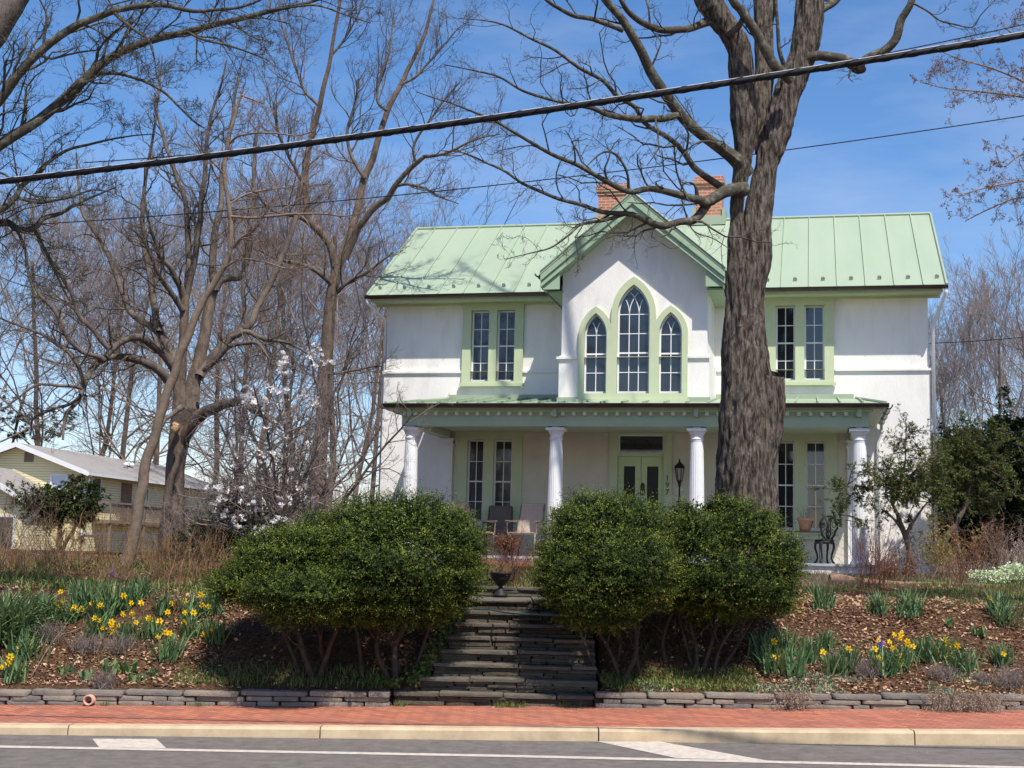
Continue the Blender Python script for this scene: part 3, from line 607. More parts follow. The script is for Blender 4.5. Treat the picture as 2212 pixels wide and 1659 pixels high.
# union by scanning the upper envelope
def env(u):
    best = 5.08
    for o_ in (oc, ol, orr):
        for (x0, z0), (x1, z1) in zip(o_[1:], o_[2:]+[o_[0]]):
            if min(x0, x1)-1e-6 <= u <= max(x0, x1)+1e-6 and abs(x1-x0) > 1e-5:
                best = max(best, z0+(z1-z0)*(u-x0)/(x1-x0))
    return best
us = sorted(set([round(x, 4) for o_ in (oc, ol, orr) for x, z in o_]))
tops = [(u_, env(u_)) for u_ in us]; outl = [(us[0], 5.08), (us[-1], 5.08)]+tops[::-1]
mb = MB(); mb.plate([outl]+[arch(*A) for A in (AC, AL, AR)], -BN-.075, -BN+.03); mb.box((us[0]-.03, -BN-.12, 5.02), (us[-1]+.03, -BN-.0, 5.10)); mb.build('lancet_trim', M['trim'], house)
# curtains, dark interior of bay
mb = MB(); mb.box((-1.25, -BN+.22, 5.0), (1.25, -.2, 7.7)); mb.build('bay_room', M['room'], house)
# --- main roof with standing seams, snow guards
def slope_pt(u, t_, top=0): # t 0 at eave .. 1 at ridge, front slope
    y = -EN+(-RN+EN)*t_; z = EZ+(RZ-EZ)*t_+top; return (u, y, z)
mb = MB(); th = .07
prof = [(-EN, EZ), (-RN, RZ), (-2*RN+EN, EZ), (-2*RN+EN, EZ-th), (-RN, RZ-th), (-EN, EZ-th)]
mb.prism([(-RU, y, z) for y, z in prof], (2*RU, 0, 0))
nrm = Vector((0, -(RZ-EZ), (-RN+EN))).normalized()
pitch_u = .585
for k in range(-10, 11):
    u_ = k*pitch_u+.02
    a = Vector(slope_pt(u_, .0)); c = Vector(slope_pt(u_, 1.))
    if abs(u_) < 2.0:                                    # seam begins above the valley of the gable
        t0_ = None
        zz = 9.30-.86*abs(u_); t0_ = (zz-EZ)/(RZ-EZ)
        if t0_ > .98: continue
        a = Vector(slope_pt(u_, max(t0_, 0)))
    wv = Vector((.010, 0, 0)); up = nrm*.032
    mb.add([a-wv-nrm*.01, a+wv-nrm*.01, a+wv+up, a-wv+up, c-wv-nrm*.01, c+wv-nrm*.01, c+wv+up, c-wv+up], [(0, 1, 2, 3), (4, 5, 6, 7), (0, 1, 5, 4), (1, 2, 6, 5), (2, 3, 7, 6), (3, 0, 4, 7)])
mb.tube([(-RU, -RN, RZ+.015), (RU, -RN, RZ+.015)], .045, 8)
for s_ in (-1, 1):
    a = Vector(slope_pt(s_*RU, 0)); c = Vector(slope_pt(s_*RU, 1)); mb.tube([a+nrm*.02, c+nrm*.02], .03, 6)
roof = mb.build('roof', M['roof'], house)
M['guard'] = mat('metal_guard', (.30, .30, .24), .35, metal=.6)
def snow_guard(u_, t_=.085):
    g = MB(); g.tube([(-.035, 0, -.01), (-.035, 0, .05), (-.018, 0, .075), (.018, 0, .075), (.035, 0, .05), (.035, 0, -.01)], .010, 5); g.box((-.03, .005, .0), (.03, .012, .06))
    o = g.build('snow_guard', M['guard'], roof); return o
sg0 = None
for k in range(-11, 11):
    u_ = (k+.5)*pitch_u+.02
    if abs(u_) < 2.3 or abs(u_) > RU-.1: continue
    if sg0 is None: o = sg0 = snow_guard(u_)
    else: o = sg0.copy(); sc.collection.objects.link(o); o.parent = roof
    o.location = Vector(slope_pt(u_, .085))+nrm*.01
# frieze and soffit
for a, b_ in ((-6.25, -1.9), (1.9, 6.25)):
    mb = MB(); mb.box((a, -.03, 7.50), (b_, .06, 7.61)); mb.box((a, -EN+.05, 7.555), (b_, -.03, 7.585)); mb.box((a, -EN+.03, 7.52), (b_, -EN+.07, 7.60)); mb.build('eaves_soffit', M['trim'], house)
def gutter(name, P0, P1, r_=.062):
    P0, P1 = Vector(P0), Vector(P1); d = (P1-P0).normalized(); side = d.cross(Vector((0, 0, 1))).normalized(); mb = MB(); n_ = 7; outr = []; 
    for P in (P0, P1):
        for i in range(n_+1):
            a = math.pi+math.pi*i/n_; outr.append(P+side*(r_*math.cos(a))+Vector((0, 0, r_*math.sin(a)*1.15)))
        for i in range(n_, -1, -1):
            a = math.pi+math.pi*i/n_; outr.append(P+side*((r_-.008)*math.cos(a))+Vector((0, 0, (r_-.008)*math.sin(a)*1.15)))
    m_ = 2*(n_+1); mb.add(outr, [(i, (i+1) % m_, m_+(i+1) % m_, m_+i) for i in range(m_)]+[tuple(range(m_)), tuple(range(m_, 2*m_))])
    # rolled lip
    mb.tube([P0+side*r_, P1+side*r_], .009, 6); mb.tube([P0-side*r_, P1-side*r_], .009, 6)
    L_ = (P1-P0).length; n2 = max(int(L_/.9), 1)
    for i in range(n2+1):
        c = P0+d*(L_*i/n2*.98+.02)
        pr = [c+side*((r_+.006)*math.cos(math.pi+math.pi*j/8))+Vector((0, 0, (r_+.006)*1.15*math.sin(math.pi+math.pi*j/8))) for j in range(9)]; mb.tube(pr, .006, 4)
    return mb.build(name, M['gutter'], house, False)
gutter('gutter', (-RU-.02, -EN-.055, EZ-.01), (-1.88, -EN-.055, EZ-.005)); gutter('gutter', (1.88, -EN-.055, EZ-.005), (RU+.02, -EN-.055, EZ-.01))
# --- gable roof over the bay
GA, GE, GUE, GN = 9.33, 7.70, 1.90, 2.52
mb = MB(); slp = (GA-GE)/GUE
def meet(z): return -( .52-(z-EZ)/((RZ-EZ)/(-RN+EN)) )     # local y where main roof reaches z
for s_ in (-1, 1):
    yA = meet(GA)+.05; yE = meet(GE)+.05
    top = [(0, -GN, GA), (s_*GUE, -GN, GE), (s_*GUE, yE, GE), (0, yA, GA)]
    lo = [(x, y, z-.06) for x, y, z in top]; mb.add(top+lo, [(0, 1, 2, 3), (4, 5, 6, 7), (0, 1, 5, 4), (1, 2, 6, 5), (2, 3, 7, 6), (3, 0, 4, 7)])
    mb.tube([(0, -GN, GA+.01), (s_*GUE, -GN, GE+.01)], .022, 6)
mb.tube([(0, -GN, GA+.015), (0, meet(GA), GA+.015)], .03, 6)
mb.build('gable_roof', M['roof'], house)
mb = MB()                                                 # rake boards, two steps, and soffit
for s_ in (-1, 1):
    for off, wd, ya, yb in ((.062, .13, -GN+.01, -GN+.05), (.10, .22, -GN+.05, -GN+.09)):
        a0_ = (0, ya, GA-off); a1_ = (s_*(GUE-.01), ya, GE-off+.008)
        mb.add([a0_, a1_, (a1_[0], ya, a1_[2]-wd), (0, ya, a0_[2]-wd*1.3), (0, yb, a0_[2]), (a1_[0], yb, a1_[2]), (a1_[0], yb, a1_[2]-wd), (0, yb, a0_[2]-wd*1.3)], [(0, 1, 2, 3), (7, 6, 5, 4), (3, 2, 6, 7), (0, 4, 5, 1), (1, 5, 6, 2)])
    z0_ = GA-.31; z1_ = GE-.31
    mb.add([(0, -GN+.06, z0_), (s_*GUE, -GN+.06, z1_+.01), (s_*GUE, -BN+.02, z1_+.01), (0, -BN+.02, z0_), (0, -GN+.06, z0_+.02), (s_*GUE, -GN+.06, z1_+.03), (s_*GUE, -BN+.02, z1_+.03), (0, -BN+.02, z0_+.02)], [(0, 1, 2, 3), (4, 5, 6, 7), (0, 1, 5, 4), (1, 2, 6, 5), (2, 3, 7, 6)])
    mb.box((s_*(BW-.01), -GN+.10, 7.35), (s_*(GUE-.03), -GN+.14, 7.70)); mb.box((s_*(BW-.02), -BN, 7.36), (s_*(GUE-.04), .02, 7.40)); mb.box((s_*(GUE-.07), -GN+.09, 7.36), (s_*(GUE-.03), -.0, 7.64)); mb.box((s_*(BW-.01), -BN+.05, 7.40), (s_*(BW+.03), 0, 7.52))
mb.build('gable_boards', mat('green_boards', (.30, .41, .27), .6, (.34, .45, .31), 3), house)
for s_ in (-1, 1): gutter('gutter', (s_*(GUE+.05), -GN+.0, GE-.03), (s_*(GUE+.05), -EN-.1, GE-.045), .055)
# --- chimneys
def chimney(u0, u1, y0, y1, zb, zt):
    mb = MB(); mb.box((u0, y0, zb), (u1, y1, zt-.28)); mb.box((u0-.03, y0-.03, zt-.28), (u1+.03, y1+.03, zt-.20)); mb.box((u0-.06, y0-.06, zt-.20), (u1+.06, y1+.06, zt-.10)); mb.box((u0-.03, y0-.03, zt-.10), (u1+.03, y1+.03, zt))
    c = mb.build('chimney', M['chimney'], house)
    f = MB(); f.box((u0-.09, y0-.05, zb), (u0-.0, y1+.05, zb+.42)); f.box((u1+.0, y0-.05, zb), (u1+.09, y1+.05, zb+.42)); f.box((u0-.09, y0-.06, zb), (u1+.09, y0-.0, zb+.22)); f.build('flashing', M['roof'], c)
    f = MB(); f.tube([((u0+u1)/2, (y0+y1)/2, zt-.02), ((u0+u1)/2, (y0+y1)/2, zt+.06)], .14, 12); f.build('flue', M['terracotta'], c)
chimney(.83, 1.46, 2.95, 3.6, 9.95, 11.18); chimney(-1.62, -.90, 3.2, 3.9, 9.95, 11.14)
# --- porch
PU, PN = 4.95, 3.10
mb = MB(); e = 4.89; sl = .147
def pz(n_): return e+(PN-n_)*sl
tp = [(-PU, -PN, e), (PU, -PN, e), (PU-.45, 0, pz(0)), (-PU+.45, 0, pz(0))]
mb.add(tp+[(x, y, z-.05) for x, y, z in tp], [(0, 1, 2, 3), (4, 5, 6, 7), (0, 1, 5, 4), (1, 2, 6, 5), (2, 3, 7, 6), (3, 0, 4, 7)])
k = -PU+.25
while k < PU-.2:
    a = Vector((k, -PN+.01, e+.0)); yb = 0 if abs(k) > BW+.05 else -BN-.04
    if abs(k) > PU-.45: yb = -PN+(PU-abs(k))/.45*PN
    c = Vector((k, yb, pz(-yb))); wv = Vector((.014, 0, 0)); up = Vector((0, 0, .045)); dn = Vector((0, 0, -.01))
    mb.add([a-wv+dn, a+wv+dn, a+wv+up, a-wv+up, c-wv+dn, c+wv+dn, c+wv+up, c-wv+up], [(0, 1, 2, 3), (4, 5, 6, 7), (0, 1, 5, 4), (1, 2, 6, 5), (2, 3, 7, 6), (3, 0, 4, 7)]); k += .42
for s_ in (-1, 1): mb.tube([(s_*PU, -PN, e+.02), (s_*(PU-.45), 0, pz(0)+.02)], .03, 6)
mb.box((-PU+.5, -.03, pz(0)-.01), (PU-.5, .0, pz(0)+.10)); mb.box((-BW-.07, -BN-.07, pz(BN)-.02), (BW+.07, -BN-.046, pz(BN)+.09))
mb.build('porch_roof', M['roof'], house)
gutter('gutter', (-PU-.06, -PN-.06, e-.01), (PU+.06, -PN-.06, e-.01), .066)
for s_ in (-1, 1): gutter('gutter', (s_*(PU+.06), -PN-.0, e-.02), (s_*(PU+.06), -.05, e-.03), .066)
mb = MB()                                                  # entablature: beam, soffit, cornice
PB = 2.8
mb.box((-4.64, -PB-.13, 4.46), (4.64, -PB+.13, 4.70)); mb.box((-4.66, -PB-.15, 4.70), (4.66, -PB+.15, 4.735))
for s_ in (-1, 1): mb.box((s_*4.60, -PB+.13, 4.46), (s_*4.36, -.02, 4.70)); mb.box((s_*4.64, -PB+.15, 4.70), (s_*4.34, -.02, 4.735))
mb.box((-PU+.02, -PN+.02, 4.79), (PU-.02, -.01, 4.81)); mb.box((-4.72, -PB-.2, 4.735), (4.72, -PB+.1, 4.79)); mb.box((-PU, -PN-.0, 4.80), (PU, -PN+.03, 4.85))
mb.box((-4.3, -PB+.13, 4.60), (4.3, -.02, 4.62))
mb.build('porch_beam', M['beam'], house)
M['dentil'] = mat('pale_green_dentil', (.62, .70, .46), .5)
mb = MB(); mb.box((-.032, -PB-.225, 4.665), (.032, -PB-.145, 4.735)); d0 = mb.build('dentil', M['dentil'], house); k = -4.56; d0.location.x = k
while k < 4.35: k += .2195; o = d0.copy(); sc.collection.objects.link(o); o.location.x = k
for u_ in (-4.46, -1.43, 1.38, 4.47):
    mb = MB(); mb.box((u_-.04, -PB-.27, 4.64), (u_+.04, -PB-.14, 4.79)); mb.build('bracket', M['beam'], house)
    mb = MB(); prof = [(.155, FZ+.05), (.155, FZ+.3), (.152, FZ+.9), (.145, FZ+1.5), (.132, FZ+2.1), (.122, FZ+2.34)]
    mb.lathe(prof, (u_, -PB, 0), 40, .035); c = mb.build('column', M['white'], house)
    mb = MB(); mb.lathe([(.128, 4.18), (.128, 4.20), (.137, 4.21), (.137, 4.225), (.125, 4.235), (.125, 4.29), (.14, 4.31), (.162, 4.36), (.165, 4.38)], (u_, -PB, 0), 32); mb.box((u_-.185, -PB-.185, 4.38), (u_+.185, -PB+.185, 4.425)); mb.box((u_-.07, -PB-.07, 4.425), (u_+.07, -PB+.07, 4.462)); mb.build('capital', M['white'], c, False)
    mb = MB(); mb.lathe([(.19, FZ-.02), (.19, FZ+.03), (.17, FZ+.05), (.16, FZ+.07)], (u_, -PB, 0), 32); mb.build('base', M['white'], c)
for s_ in (-1, 1):                                          # pilasters against the wall
    mb = MB(); u_ = 4.47*s_; mb.box((u_-.16, -.12, FZ), (u_+.16, .01, 4.46)); mb.box((u_-.19, -.15, 4.28), (u_+.19, .01, 4.33)); mb.box((u_-.19, -.15, 4.40), (u_+.19, .01, 4.45)); mb.box((u_-.11, -.135, FZ+.2), (u_+.11, -.12, 4.2)); mb.build('pilaster', M['white'], house)
mb = MB(); mb.box((-4.75, -3.0, FZ-.05), (4.85, .0, FZ)); mb.build('porch_floor', M['porch_floor'], house)
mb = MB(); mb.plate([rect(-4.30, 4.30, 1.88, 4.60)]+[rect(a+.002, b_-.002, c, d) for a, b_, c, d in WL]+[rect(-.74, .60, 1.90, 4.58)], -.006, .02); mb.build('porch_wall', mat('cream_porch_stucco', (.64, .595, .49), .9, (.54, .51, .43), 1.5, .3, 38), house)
mb = MB(); mb.box((-4.72, -2.96, 1.2), (4.82, -.0, FZ-.05)); mb.build('porch_plinth', M['stucco'], house)
mb = MB(); mb.box((-4.4, -3.9, 1.4), (1.2, -3.0, 1.745)); mb.build('brick_step', M['edgebrick'], house)
# downspouts
mb = MB(); mb.tube([(RU-.02, -EN-.05, EZ-.06), (RU-.02, -EN-.04, EZ-.16), (6.12, -.12, EZ-.68), (6.08, -.06, EZ-.78), (6.08, -.06, 1.6)], .035, 10); mb.build('downspout', M['white'], house, True)
mb = MB(); mb.tube([(-RU+.02, -EN-.05, EZ-.06), (-RU+.02, -EN-.04, EZ-.16), (-6.06, .05, EZ-.45), (-6.06, .12, EZ-.6), (-6.06, .12, 1.6)], .035, 10); mb.build('downspout', M['white'], house, True)
mb = MB(); mb.tube([(PU+.06, -.2, e-.08), (PU+.05, -.12, e-.3), (PU-.02, -.05, e-.5), (PU-.02, -.05, 1.6)], .035, 10); mb.build('downspout', M['white'], house, True)
# wall lantern
mb = MB(); mb.lathe([(.012, 0), (.02, .02), (.04, .05), (.02, .09), (.016, .35), (.03, .42), (.055, .50)], n=10); mb.lathe([(.105, .76), (.12, .775), (.09, .83), (.03, .89), (.012, .93), (.02, .95), (0, .97)], n=10)
for k in range(6):
    a = k*math.pi/3; mb.tube([(.055*math.cos(a), .055*math.sin(a), .49), (.10*math.cos(a), .10*math.sin(a), .77)], .008, 4)
mb.tube([(0, .0, .45), (0, .16, .40), (0, .28, .42)], .012, 6)
lan = mb.build('lantern', M['black'], house, False, loc=(.80, -.28, 3.05))
g = MB(); g.lathe([(.045, .50), (.09, .76)], n=10); g.build('lantern_glass', M['lampglass'], lan)
# ================================================================ THINGS ON THE PORCH
def hat(px, py, n):
    d = ray(px, py); t = (n-(CC-HO).dot(hn))/d.dot(hn); p = CC+d*t-HO; return p.dot(hu), p.z
def sling_chair(u, n, rz, label, m, fr):
    root = empty('patio_chair', hw(u, n, FZ), label, 'chair', 'sling chairs on the porch', -YAW+rz)
    mb = MB()                                               # front is -y
    prof = [(-.25, .43), (-.1, .405), (.1, .40), (.2, .43)]
    for (y0, z0), (y1, z1) in zip(prof, prof[1:]): mb.prism([(-.23, y0, z0), (-.23, y1, z1), (-.23, y1, z1+.014), (-.23, y0, z0+.014)], (.46, 0, 0))
    mb.build('seat', m, root)
    mb = MB(); mb.add([(-.23, .20, .43), (.23, .20, .43), (.205, .36, .98), (-.205, .36, .98), (-.23, .214, .43), (.23, .214, .43), (.205, .374, .98), (-.205, .374, .98)], [(0, 1, 2, 3), (4, 5, 6, 7), (0, 1, 5, 4), (1, 2, 6, 5), (2, 3, 7, 6), (3, 0, 4, 7)]); mb.tube([(-.22, .37, .985), (.22, .37, .985)], .022, 8); mb.build('backrest', m, root)
    for s_ in (-1, 1):
        mb = MB(); mb.tube([(s_*.25, -.28, .0), (s_*.25, -.27, .42), (s_*.245, .2, .41), (s_*.22, .37, .99)], .017, 8); mb.build('side_frame', fr, root, True)
        mb = MB(); mb.tube([(s_*.25, .15, .41), (s_*.25, .33, 0)], .016, 8); mb.build('leg', fr, root, True)
        mb = MB(); mb.tube([(s_*.27, -.27, .42), (s_*.28, -.28, .62), (s_*.28, -.1, .645), (s_*.26, .27, .66)], .014, 8); mb.box((s_*.25, -.3, .64), (s_*.31, .2, .66)); mb.build('armrest', fr, root)
    root.scale = (1.12, 1.12, 1.08); return root
fshade = mat('chair_frame_shaded', (.10, .085, .08), .5)  # frame of the shaded chair, darkened the same way
for px, n_, rz, lab, m_, f_ in ((1136, 2.4, R(-6), 'beige sling patio chair, its tall back lit, nearest the second white column', M['sling'], M['chairframe']),
                                (1076, .75, R(8), 'grey-brown sling patio chair darkened as if in shade beneath the tall left porch windows', M['slingshade'], fshade),
                                (1022, 2.25, R(60), 'beige sling patio chair turned sideways, mostly hidden behind the left clipped shrub', M['sling'], M['chairframe'])):
    u_, _z = hat(px, 1190, n_); sling_chair(u_, n_, rz, lab, m_, f_)
# cast iron bistro chair
u_, _z = hat(1781, 1210, 2.15)
root = empty('iron_chair', hw(u_, 2.15, FZ), 'ornate black cast-iron chair with curled legs on the right end of the porch', 'chair', None, -YAW+R(205))
mb = MB(); mb.lathe([(.17, .43), (.19, .44), (.19, .455), (.15, .465), (0, .462)], n=22); mb.lathe([(.165, .38), (.19, .40), (.19, .43), (.165, .43)], n=22); mb.build('seat', M['black'], root, True)
for k in range(4):
    a = k*math.pi/2+math.pi/4; c_, s_ = math.cos(a), math.sin(a); mb = MB()
    mb.tube([(c_*r_, s_*r_, z) for r_, z in ((.13, .43), (.185, .38), (.19, .30), (.15, .18), (.14, .10), (.17, .03), (.20, .0))], [.03, .027, .024, .02, .019, .02, .026], 8); mb.build('leg', M['black'], root, True)
mb = MB(); ov = [(.19*math.sin(a)*(.75+.25*math.cos(a+.4)) if False else .19*math.sin(a)*(1 if z_ > 0 else .8), .17+.05*(z_+.22), .69+z_) for a in [2*math.pi*i/24 for i in range(25)] for z_ in [-.23*math.cos(a)]]
mb.tube(ov, .021, 6)
for s_ in (-1, 1):
    for q_ in range(2):
        mb.tube([(s_*(.06+.055*q_+.04*math.cos(a)), .175+.05*(.1+.03*math.sin(a)), .62+.13*q_+.05*math.sin(a)+.0*s_) for a in [2*math.pi*i/12 for i in range(13)]], .008, 5)
    mb.tube([(s_*.02, .165, .46), (s_*.05, .18, .60), (s_*.03, .19, .75), (s_*.07, .20, .90)], .015, 5)
    mb.tube([(s_*.12, .12, .45), (s_*.10, .16, .5), (s_*.15, .165, .56)], .013, 5)
mb.tube([(0, .16, .46), (0, .19, .92)], .015, 5); mb.build('backrest', M['black'], root, True)
# plant stand and pot
u_, z_ = hat(1739, 1147, .75); zt = z_-.0
root = empty('plant_stand', hw(u_, .75, FZ), 'small brown-topped plant stand with thin wire legs under the right porch windows', 'stand', None, -YAW)
mb = MB(); mb.box((-.36, -.14, zt-FZ-.03), (.36, .14, zt-FZ)); mb.build('top', M['wood'], root)
for sx in (-.3, .3):
    for sy in (-.1, .1):
        mb = MB(); mb.tube([(sx, sy, 0), (sx*.93, sy, zt-FZ-.03)], .008, 5); mb.build('leg', M['black'], root)
pot = empty('flower_pot', hw(u_, .75, zt+.002), 'terracotta flower pot with sparse sprigs on the porch plant stand', 'flower pot', None, 0)
mb = MB(); mb.lathe([(.105, 0), (.145, .215), (.165, .215), (.168, .27), (.15, .27), (.135, .22), (.0, .215)], n=26); mb.build('pot', M['terracotta'], pot, True)
wd = Wood(); wd.grow(rng.normal(0, .04, (7, 3))*[1, 1, 0]+[0, 0, .2], rng.normal(0, .35, (7, 3))*[1, 1, 0]+[0, 0, 1], np.full(7, .32), np.full(7, .005), [dict(k=4, n=3, s=3), dict(k=2, s=3)])
wd.build('sprigs', M['twig_brown'], pot)
# cast iron urn on the landing
P = onplane(1081, 1290, .13+RISER*8, 0); P.z = .13+RISER*8+.002
urn = empty('garden_urn', P, 'black cast-iron footed urn with withered stems on the top stone step', 'urn')
mb = MB(); mb.lathe([(.098, 0), (.098, .035), (.085, .045), (.06, .09), (.032, .12), (.028, .14), (.045, .155), (.06, .17), (.10, .21), (.125, .26), (.135, .30), (.155, .315), (.155, .33), (.13, .335), (.12, .30), (0, .30)], n=28); mb.build('bowl', M['black'], urn, True)
for s_ in (-1, 1):
    mb = MB(); mb.tube([(s_*.12, 0, .22), (s_*.17, 0, .24), (s_*.185, 0, .31), (s_*.175, 0, .39), (s_*.20, 0, .42), (s_*.215, 0, .38), (s_*.20, 0, .36)], .011, 6); mb.build('handle', M['black'], urn, True)
wd = Wood(); wd.grow(rng.normal(0, .05, (40, 3))*[1, 1, 0]+[0, 0, .29], rng.normal(0, .45, (40, 3))*[1, 1, 0]+[0, 0, 1], rng.uniform(.08, .3, 40), np.full(40, .0035), [dict(k=4, n=3, s=3, up=-.02), dict(k=2, s=3)]); wd.build('withered_stems', M['twig_brown'], urn)

# ================================================================ TREES
def limb(w_, pts, Y, sides=8, k=1.0, **kw):
    """pts: (px, py, half width px); Y distance or (start, end)"""
    Ya, Yb = Y if isinstance(Y, tuple) else (Y, Y); n_ = len(pts); P = []; rr = []
    for i, (x, y, h) in enumerate(pts):
        yy = Ya+(Yb-Ya)*i/(n_-1); P.append(at(x, y, yy)); rr.append(max(h*k/ppm(yy), .003))
    return w_.path(P, rr, sides, **kw)
TW = lambda n1=5, n2=4, n3=0, wig=.2, up=.06, s=3: [dict(k=6, wig=wig, up=up, n=n1, s=4, lf=.5, rf=.55, tip=.35, ang=.75, rmin=.003), dict(k=4, wig=wig, up=up, n=n2, s=s, lf=.5, rf=.6, tip=.4, ang=.75, rmin=.0022)]+([dict(k=3, wig=wig*1.1, up=up, n=n3, s=3, lf=.5, rf=.6, tip=.5, rmin=.0018)] if n3 else [])+[dict(k=3, wig=wig*1.2, up=up, n=0, s=3, tip=.6)]
def g_at(x, y): return float(ground_z(x, y, False))
# ---- big street tree in front of the porch
TY = 20.0
base = at(1612, 1200, TY); base.z = g_at(base.x, base.y)-.05
t1 = empty('old_street_tree', base, 'massive rough-barked bare tree before the porch with a sawn-off stub on its right', 'tree')
w_ = Wood(); OFF = np.array([tuple(base)])
def zb(px, Y): 
    p = at(px, 1200, Y); p.z = g_at(p.x, p.y)-.05; return p
def limbG(w_, first, pts, Y, **kw):                            # limb that starts in the ground
    P = [first]; rr = [pts[0][2]*1.25/ppm(Y)]
    for x, y, h in pts: P.append(at(x, y, Y)); rr.append(h/ppm(Y))
    return w_.path(P, rr, **kw)
limbG(w_, zb(1612, TY), [(1613, 1130, 66), (1612, 1050, 62), (1611, 950, 61), (1612, 850, 56), (1608, 760, 49), (1608, 680, 42), (1612, 620, 41), (1630, 560, 36), (1635, 478, 32), (1653, 368, 25), (1675, 294, 31), (1694, 221, 32), (1724, 147, 29), (1744, 74, 31), (1750, 0, 31), (1757, -80, 28), (1790, -220, 20), (1800, -400, 12)], TY, sides=96, bark=.13, step=.03)
limb(w_, [(1590, 640, 26), (1592, 560, 24), (1592, 478, 16), (1594, 423, 15), (1607, 331, 21), (1608, 257, 29), (1602, 184, 27), (1597, 110, 28), (1578, 70, 27), (1554, 37, 27), (1529, 0, 29), (1490, -60, 22), (1440, -170, 16), (1400, -320, 10)], (TY+.05, TY-.4), 72, bark=.14, step=.035)
limb(w_, [(1655, 330, 24), (1645, 240, 10+10), (1651, 165, 21), (1650, 74, 21), (1652, 0, 25), (1655, -120, 20), (1640, -330, 12)], (TY+.5, TY+1.2), 56, bark=.12, step=.04)
# broad sawn stub low on the right
limb(w_, [(1640, 1010, 30), (1652, 940, 36), (1660, 870, 34), (1664, 818, 31), (1666, 806, 29)], (TY-.05, TY-.12), 72, bark=.15, step=.03)
tr_ = w_.build('trunk', M['bark_grey'], None)

def attach(o, root):
    o.parent = root; o.matrix_parent_inverse = Matrix.Translation(-Vector(root.location)); return o
attach(tr_, t1)
br = Wood(); TWa = TW(5, 4, 3, .30, .05)
def L1(pts, Y, n=7, ln=.9, **kw): limb(br, pts, Y, 10, side_spec=TWa, side_n=n, side_len=ln, side_r=.45, up0=.1, **kw)
L1([(1610, 375, 20), (1590, 345, 17), (1545, 310, 13), (1491, 272, 12), (1464, 239, 12), (1424, 184, 12), (1398, 136, 11), (1369, 88, 10), (1339, 37, 9), (1310, 0, 8), (1270, -80, 6), (1200, -200, 4)], (TY, TY-1.6), 9, 1.0)
L1([(1570, 412, 9), (1526, 382, 8), (1497, 360, 7), (1471, 320, 6), (1446, 301, 6), (1391, 265, 5), (1373, 232, 5), (1332, 206, 5), (1299, 173, 4.5), (1251, 147, 4), (1200, 110, 3.5), (1152, 86, 3), (1093, 55, 2.2), (1045, 44, 1.6), (990, 40, 1)], (TY-.1, TY-2.4), 16, 1.15)
L1([(1610, 410, 16), (1570, 415, 14), (1526, 437, 13), (1504, 430, 9), (1460, 419, 8), (1423, 412, 7), (1398, 408, 7), (1358, 415, 6.5), (1303, 390, 6), (1248, 357, 5), (1192, 335, 4.5), (1148, 309, 4), (1100, 279, 3.5), (1064, 257, 3), (1027, 243, 2.6), (972, 221, 2), (942, 213, 1.6), (898, 198, 1)], (TY-.2, TY-3), 17, 1.1)
L1([(1530, 435, 11), (1513, 462, 10), (1495, 477, 9), (1472, 480, 8), (1435, 489, 8), (1395, 474, 7), (1358, 460, 6), (1303, 458, 5), (1251, 441, 4.5), (1204, 428, 4), (1137, 401, 3.4), (1090, 371, 3), (1045, 349, 2.4), (1000, 330, 1.6), (950, 325, 1)], (TY-.35, TY-2.2), 15, 1.05)
L1([(1358, 460, 4.5), (1310, 475, 4), (1255, 485, 3), (1225, 510, 2.4), (1190, 535, 2), (1140, 548, 1.3), (1090, 560, .8)], (TY-1.1, TY-1.9), 10, .7)
L1([(1464, 250, 8), (1420, 258, 8), (1376, 257, 8), (1321, 250, 6.5), (1281, 235, 5), (1229, 224, 4), (1137, 200, 3), (1075, 165, 2.4), (1031, 154, 2), (960, 140, 1.2)], (TY-.6, TY-2.6), 12, 1.0)
L1([(1343, 66, 6), (1284, 42, 5.5), (1237, 35, 5), (1207, 18, 4.5), (1181, 0, 4), (1130, -50, 3), (1060, -120, 2)], (TY-1.1, TY-2.3), 8, 1.0)
L1([(1540, 40, 12), (1511, 55, 9), (1491, 61, 8), (1450, 66, 8), (1413, 61, 8), (1384, 48, 7), (1358, 26, 6), (1340, 0, 5), (1300, -80, 4)], (TY-.2, TY-1.2), 8, 1.0)
L1([(1725, 130, 12), (1765, 121, 11), (1809, 123, 11), (1835, 132, 12), (1852, 143, 13), (1862, 146, 11), (1858, 138, 10), (1872, 124, 9), (1912, 107, 10), (1938, 81, 10), (1949, 40, 9), (1967, 7, 8), (1985, -40, 7), (2020, -160, 5)], (TY-.1, TY-.9), 2, .5)
L1([(1970, 6, 2.4), (2004, 26, 2.2), (2030, 44, 2), (2060, 52, 1.8), (2100, 59, 1.5), (2118, 33, 1.2), (2150, 0, .9)], (TY-.8, TY-1.2), 7, .55)
L1([(1697, 150, 6), (1684, 110, 4.5), (1679, 55, 4), (1675, 0, 4), (1668, -90, 3)], (TY-.3, TY-.5), 3, .6)
L1([(1712, 175, 12), (1677, 143, 12), (1651, 103, 11), (1629, 62, 11), (1600, 22, 10), (1581, 0, 9), (1540, -90, 7), (1500, -260, 4)], (TY-.5, TY-.9), 5, .9)
L1([(1575, 75, 8), (1596, 55, 7), (1604, 40, 6)], (TY-.5, TY-.7), 0, .5)
L1([(1760, 30, 13), (1785, 15, 9), (1815, -10, 8), (1880, -90, 6), (1960, -220, 4)], (TY, TY+.4), 5, 1.0)
L1([(1505, 425, 5), (1500, 400, 3.2), (1478, 395, 2.6), (1471, 420, 2), (1480, 460, 1.8), (1500, 500, 1.6), (1540, 515, 1.2), (1580, 540, .8)], (TY-.4, TY-.8), 6, .45)
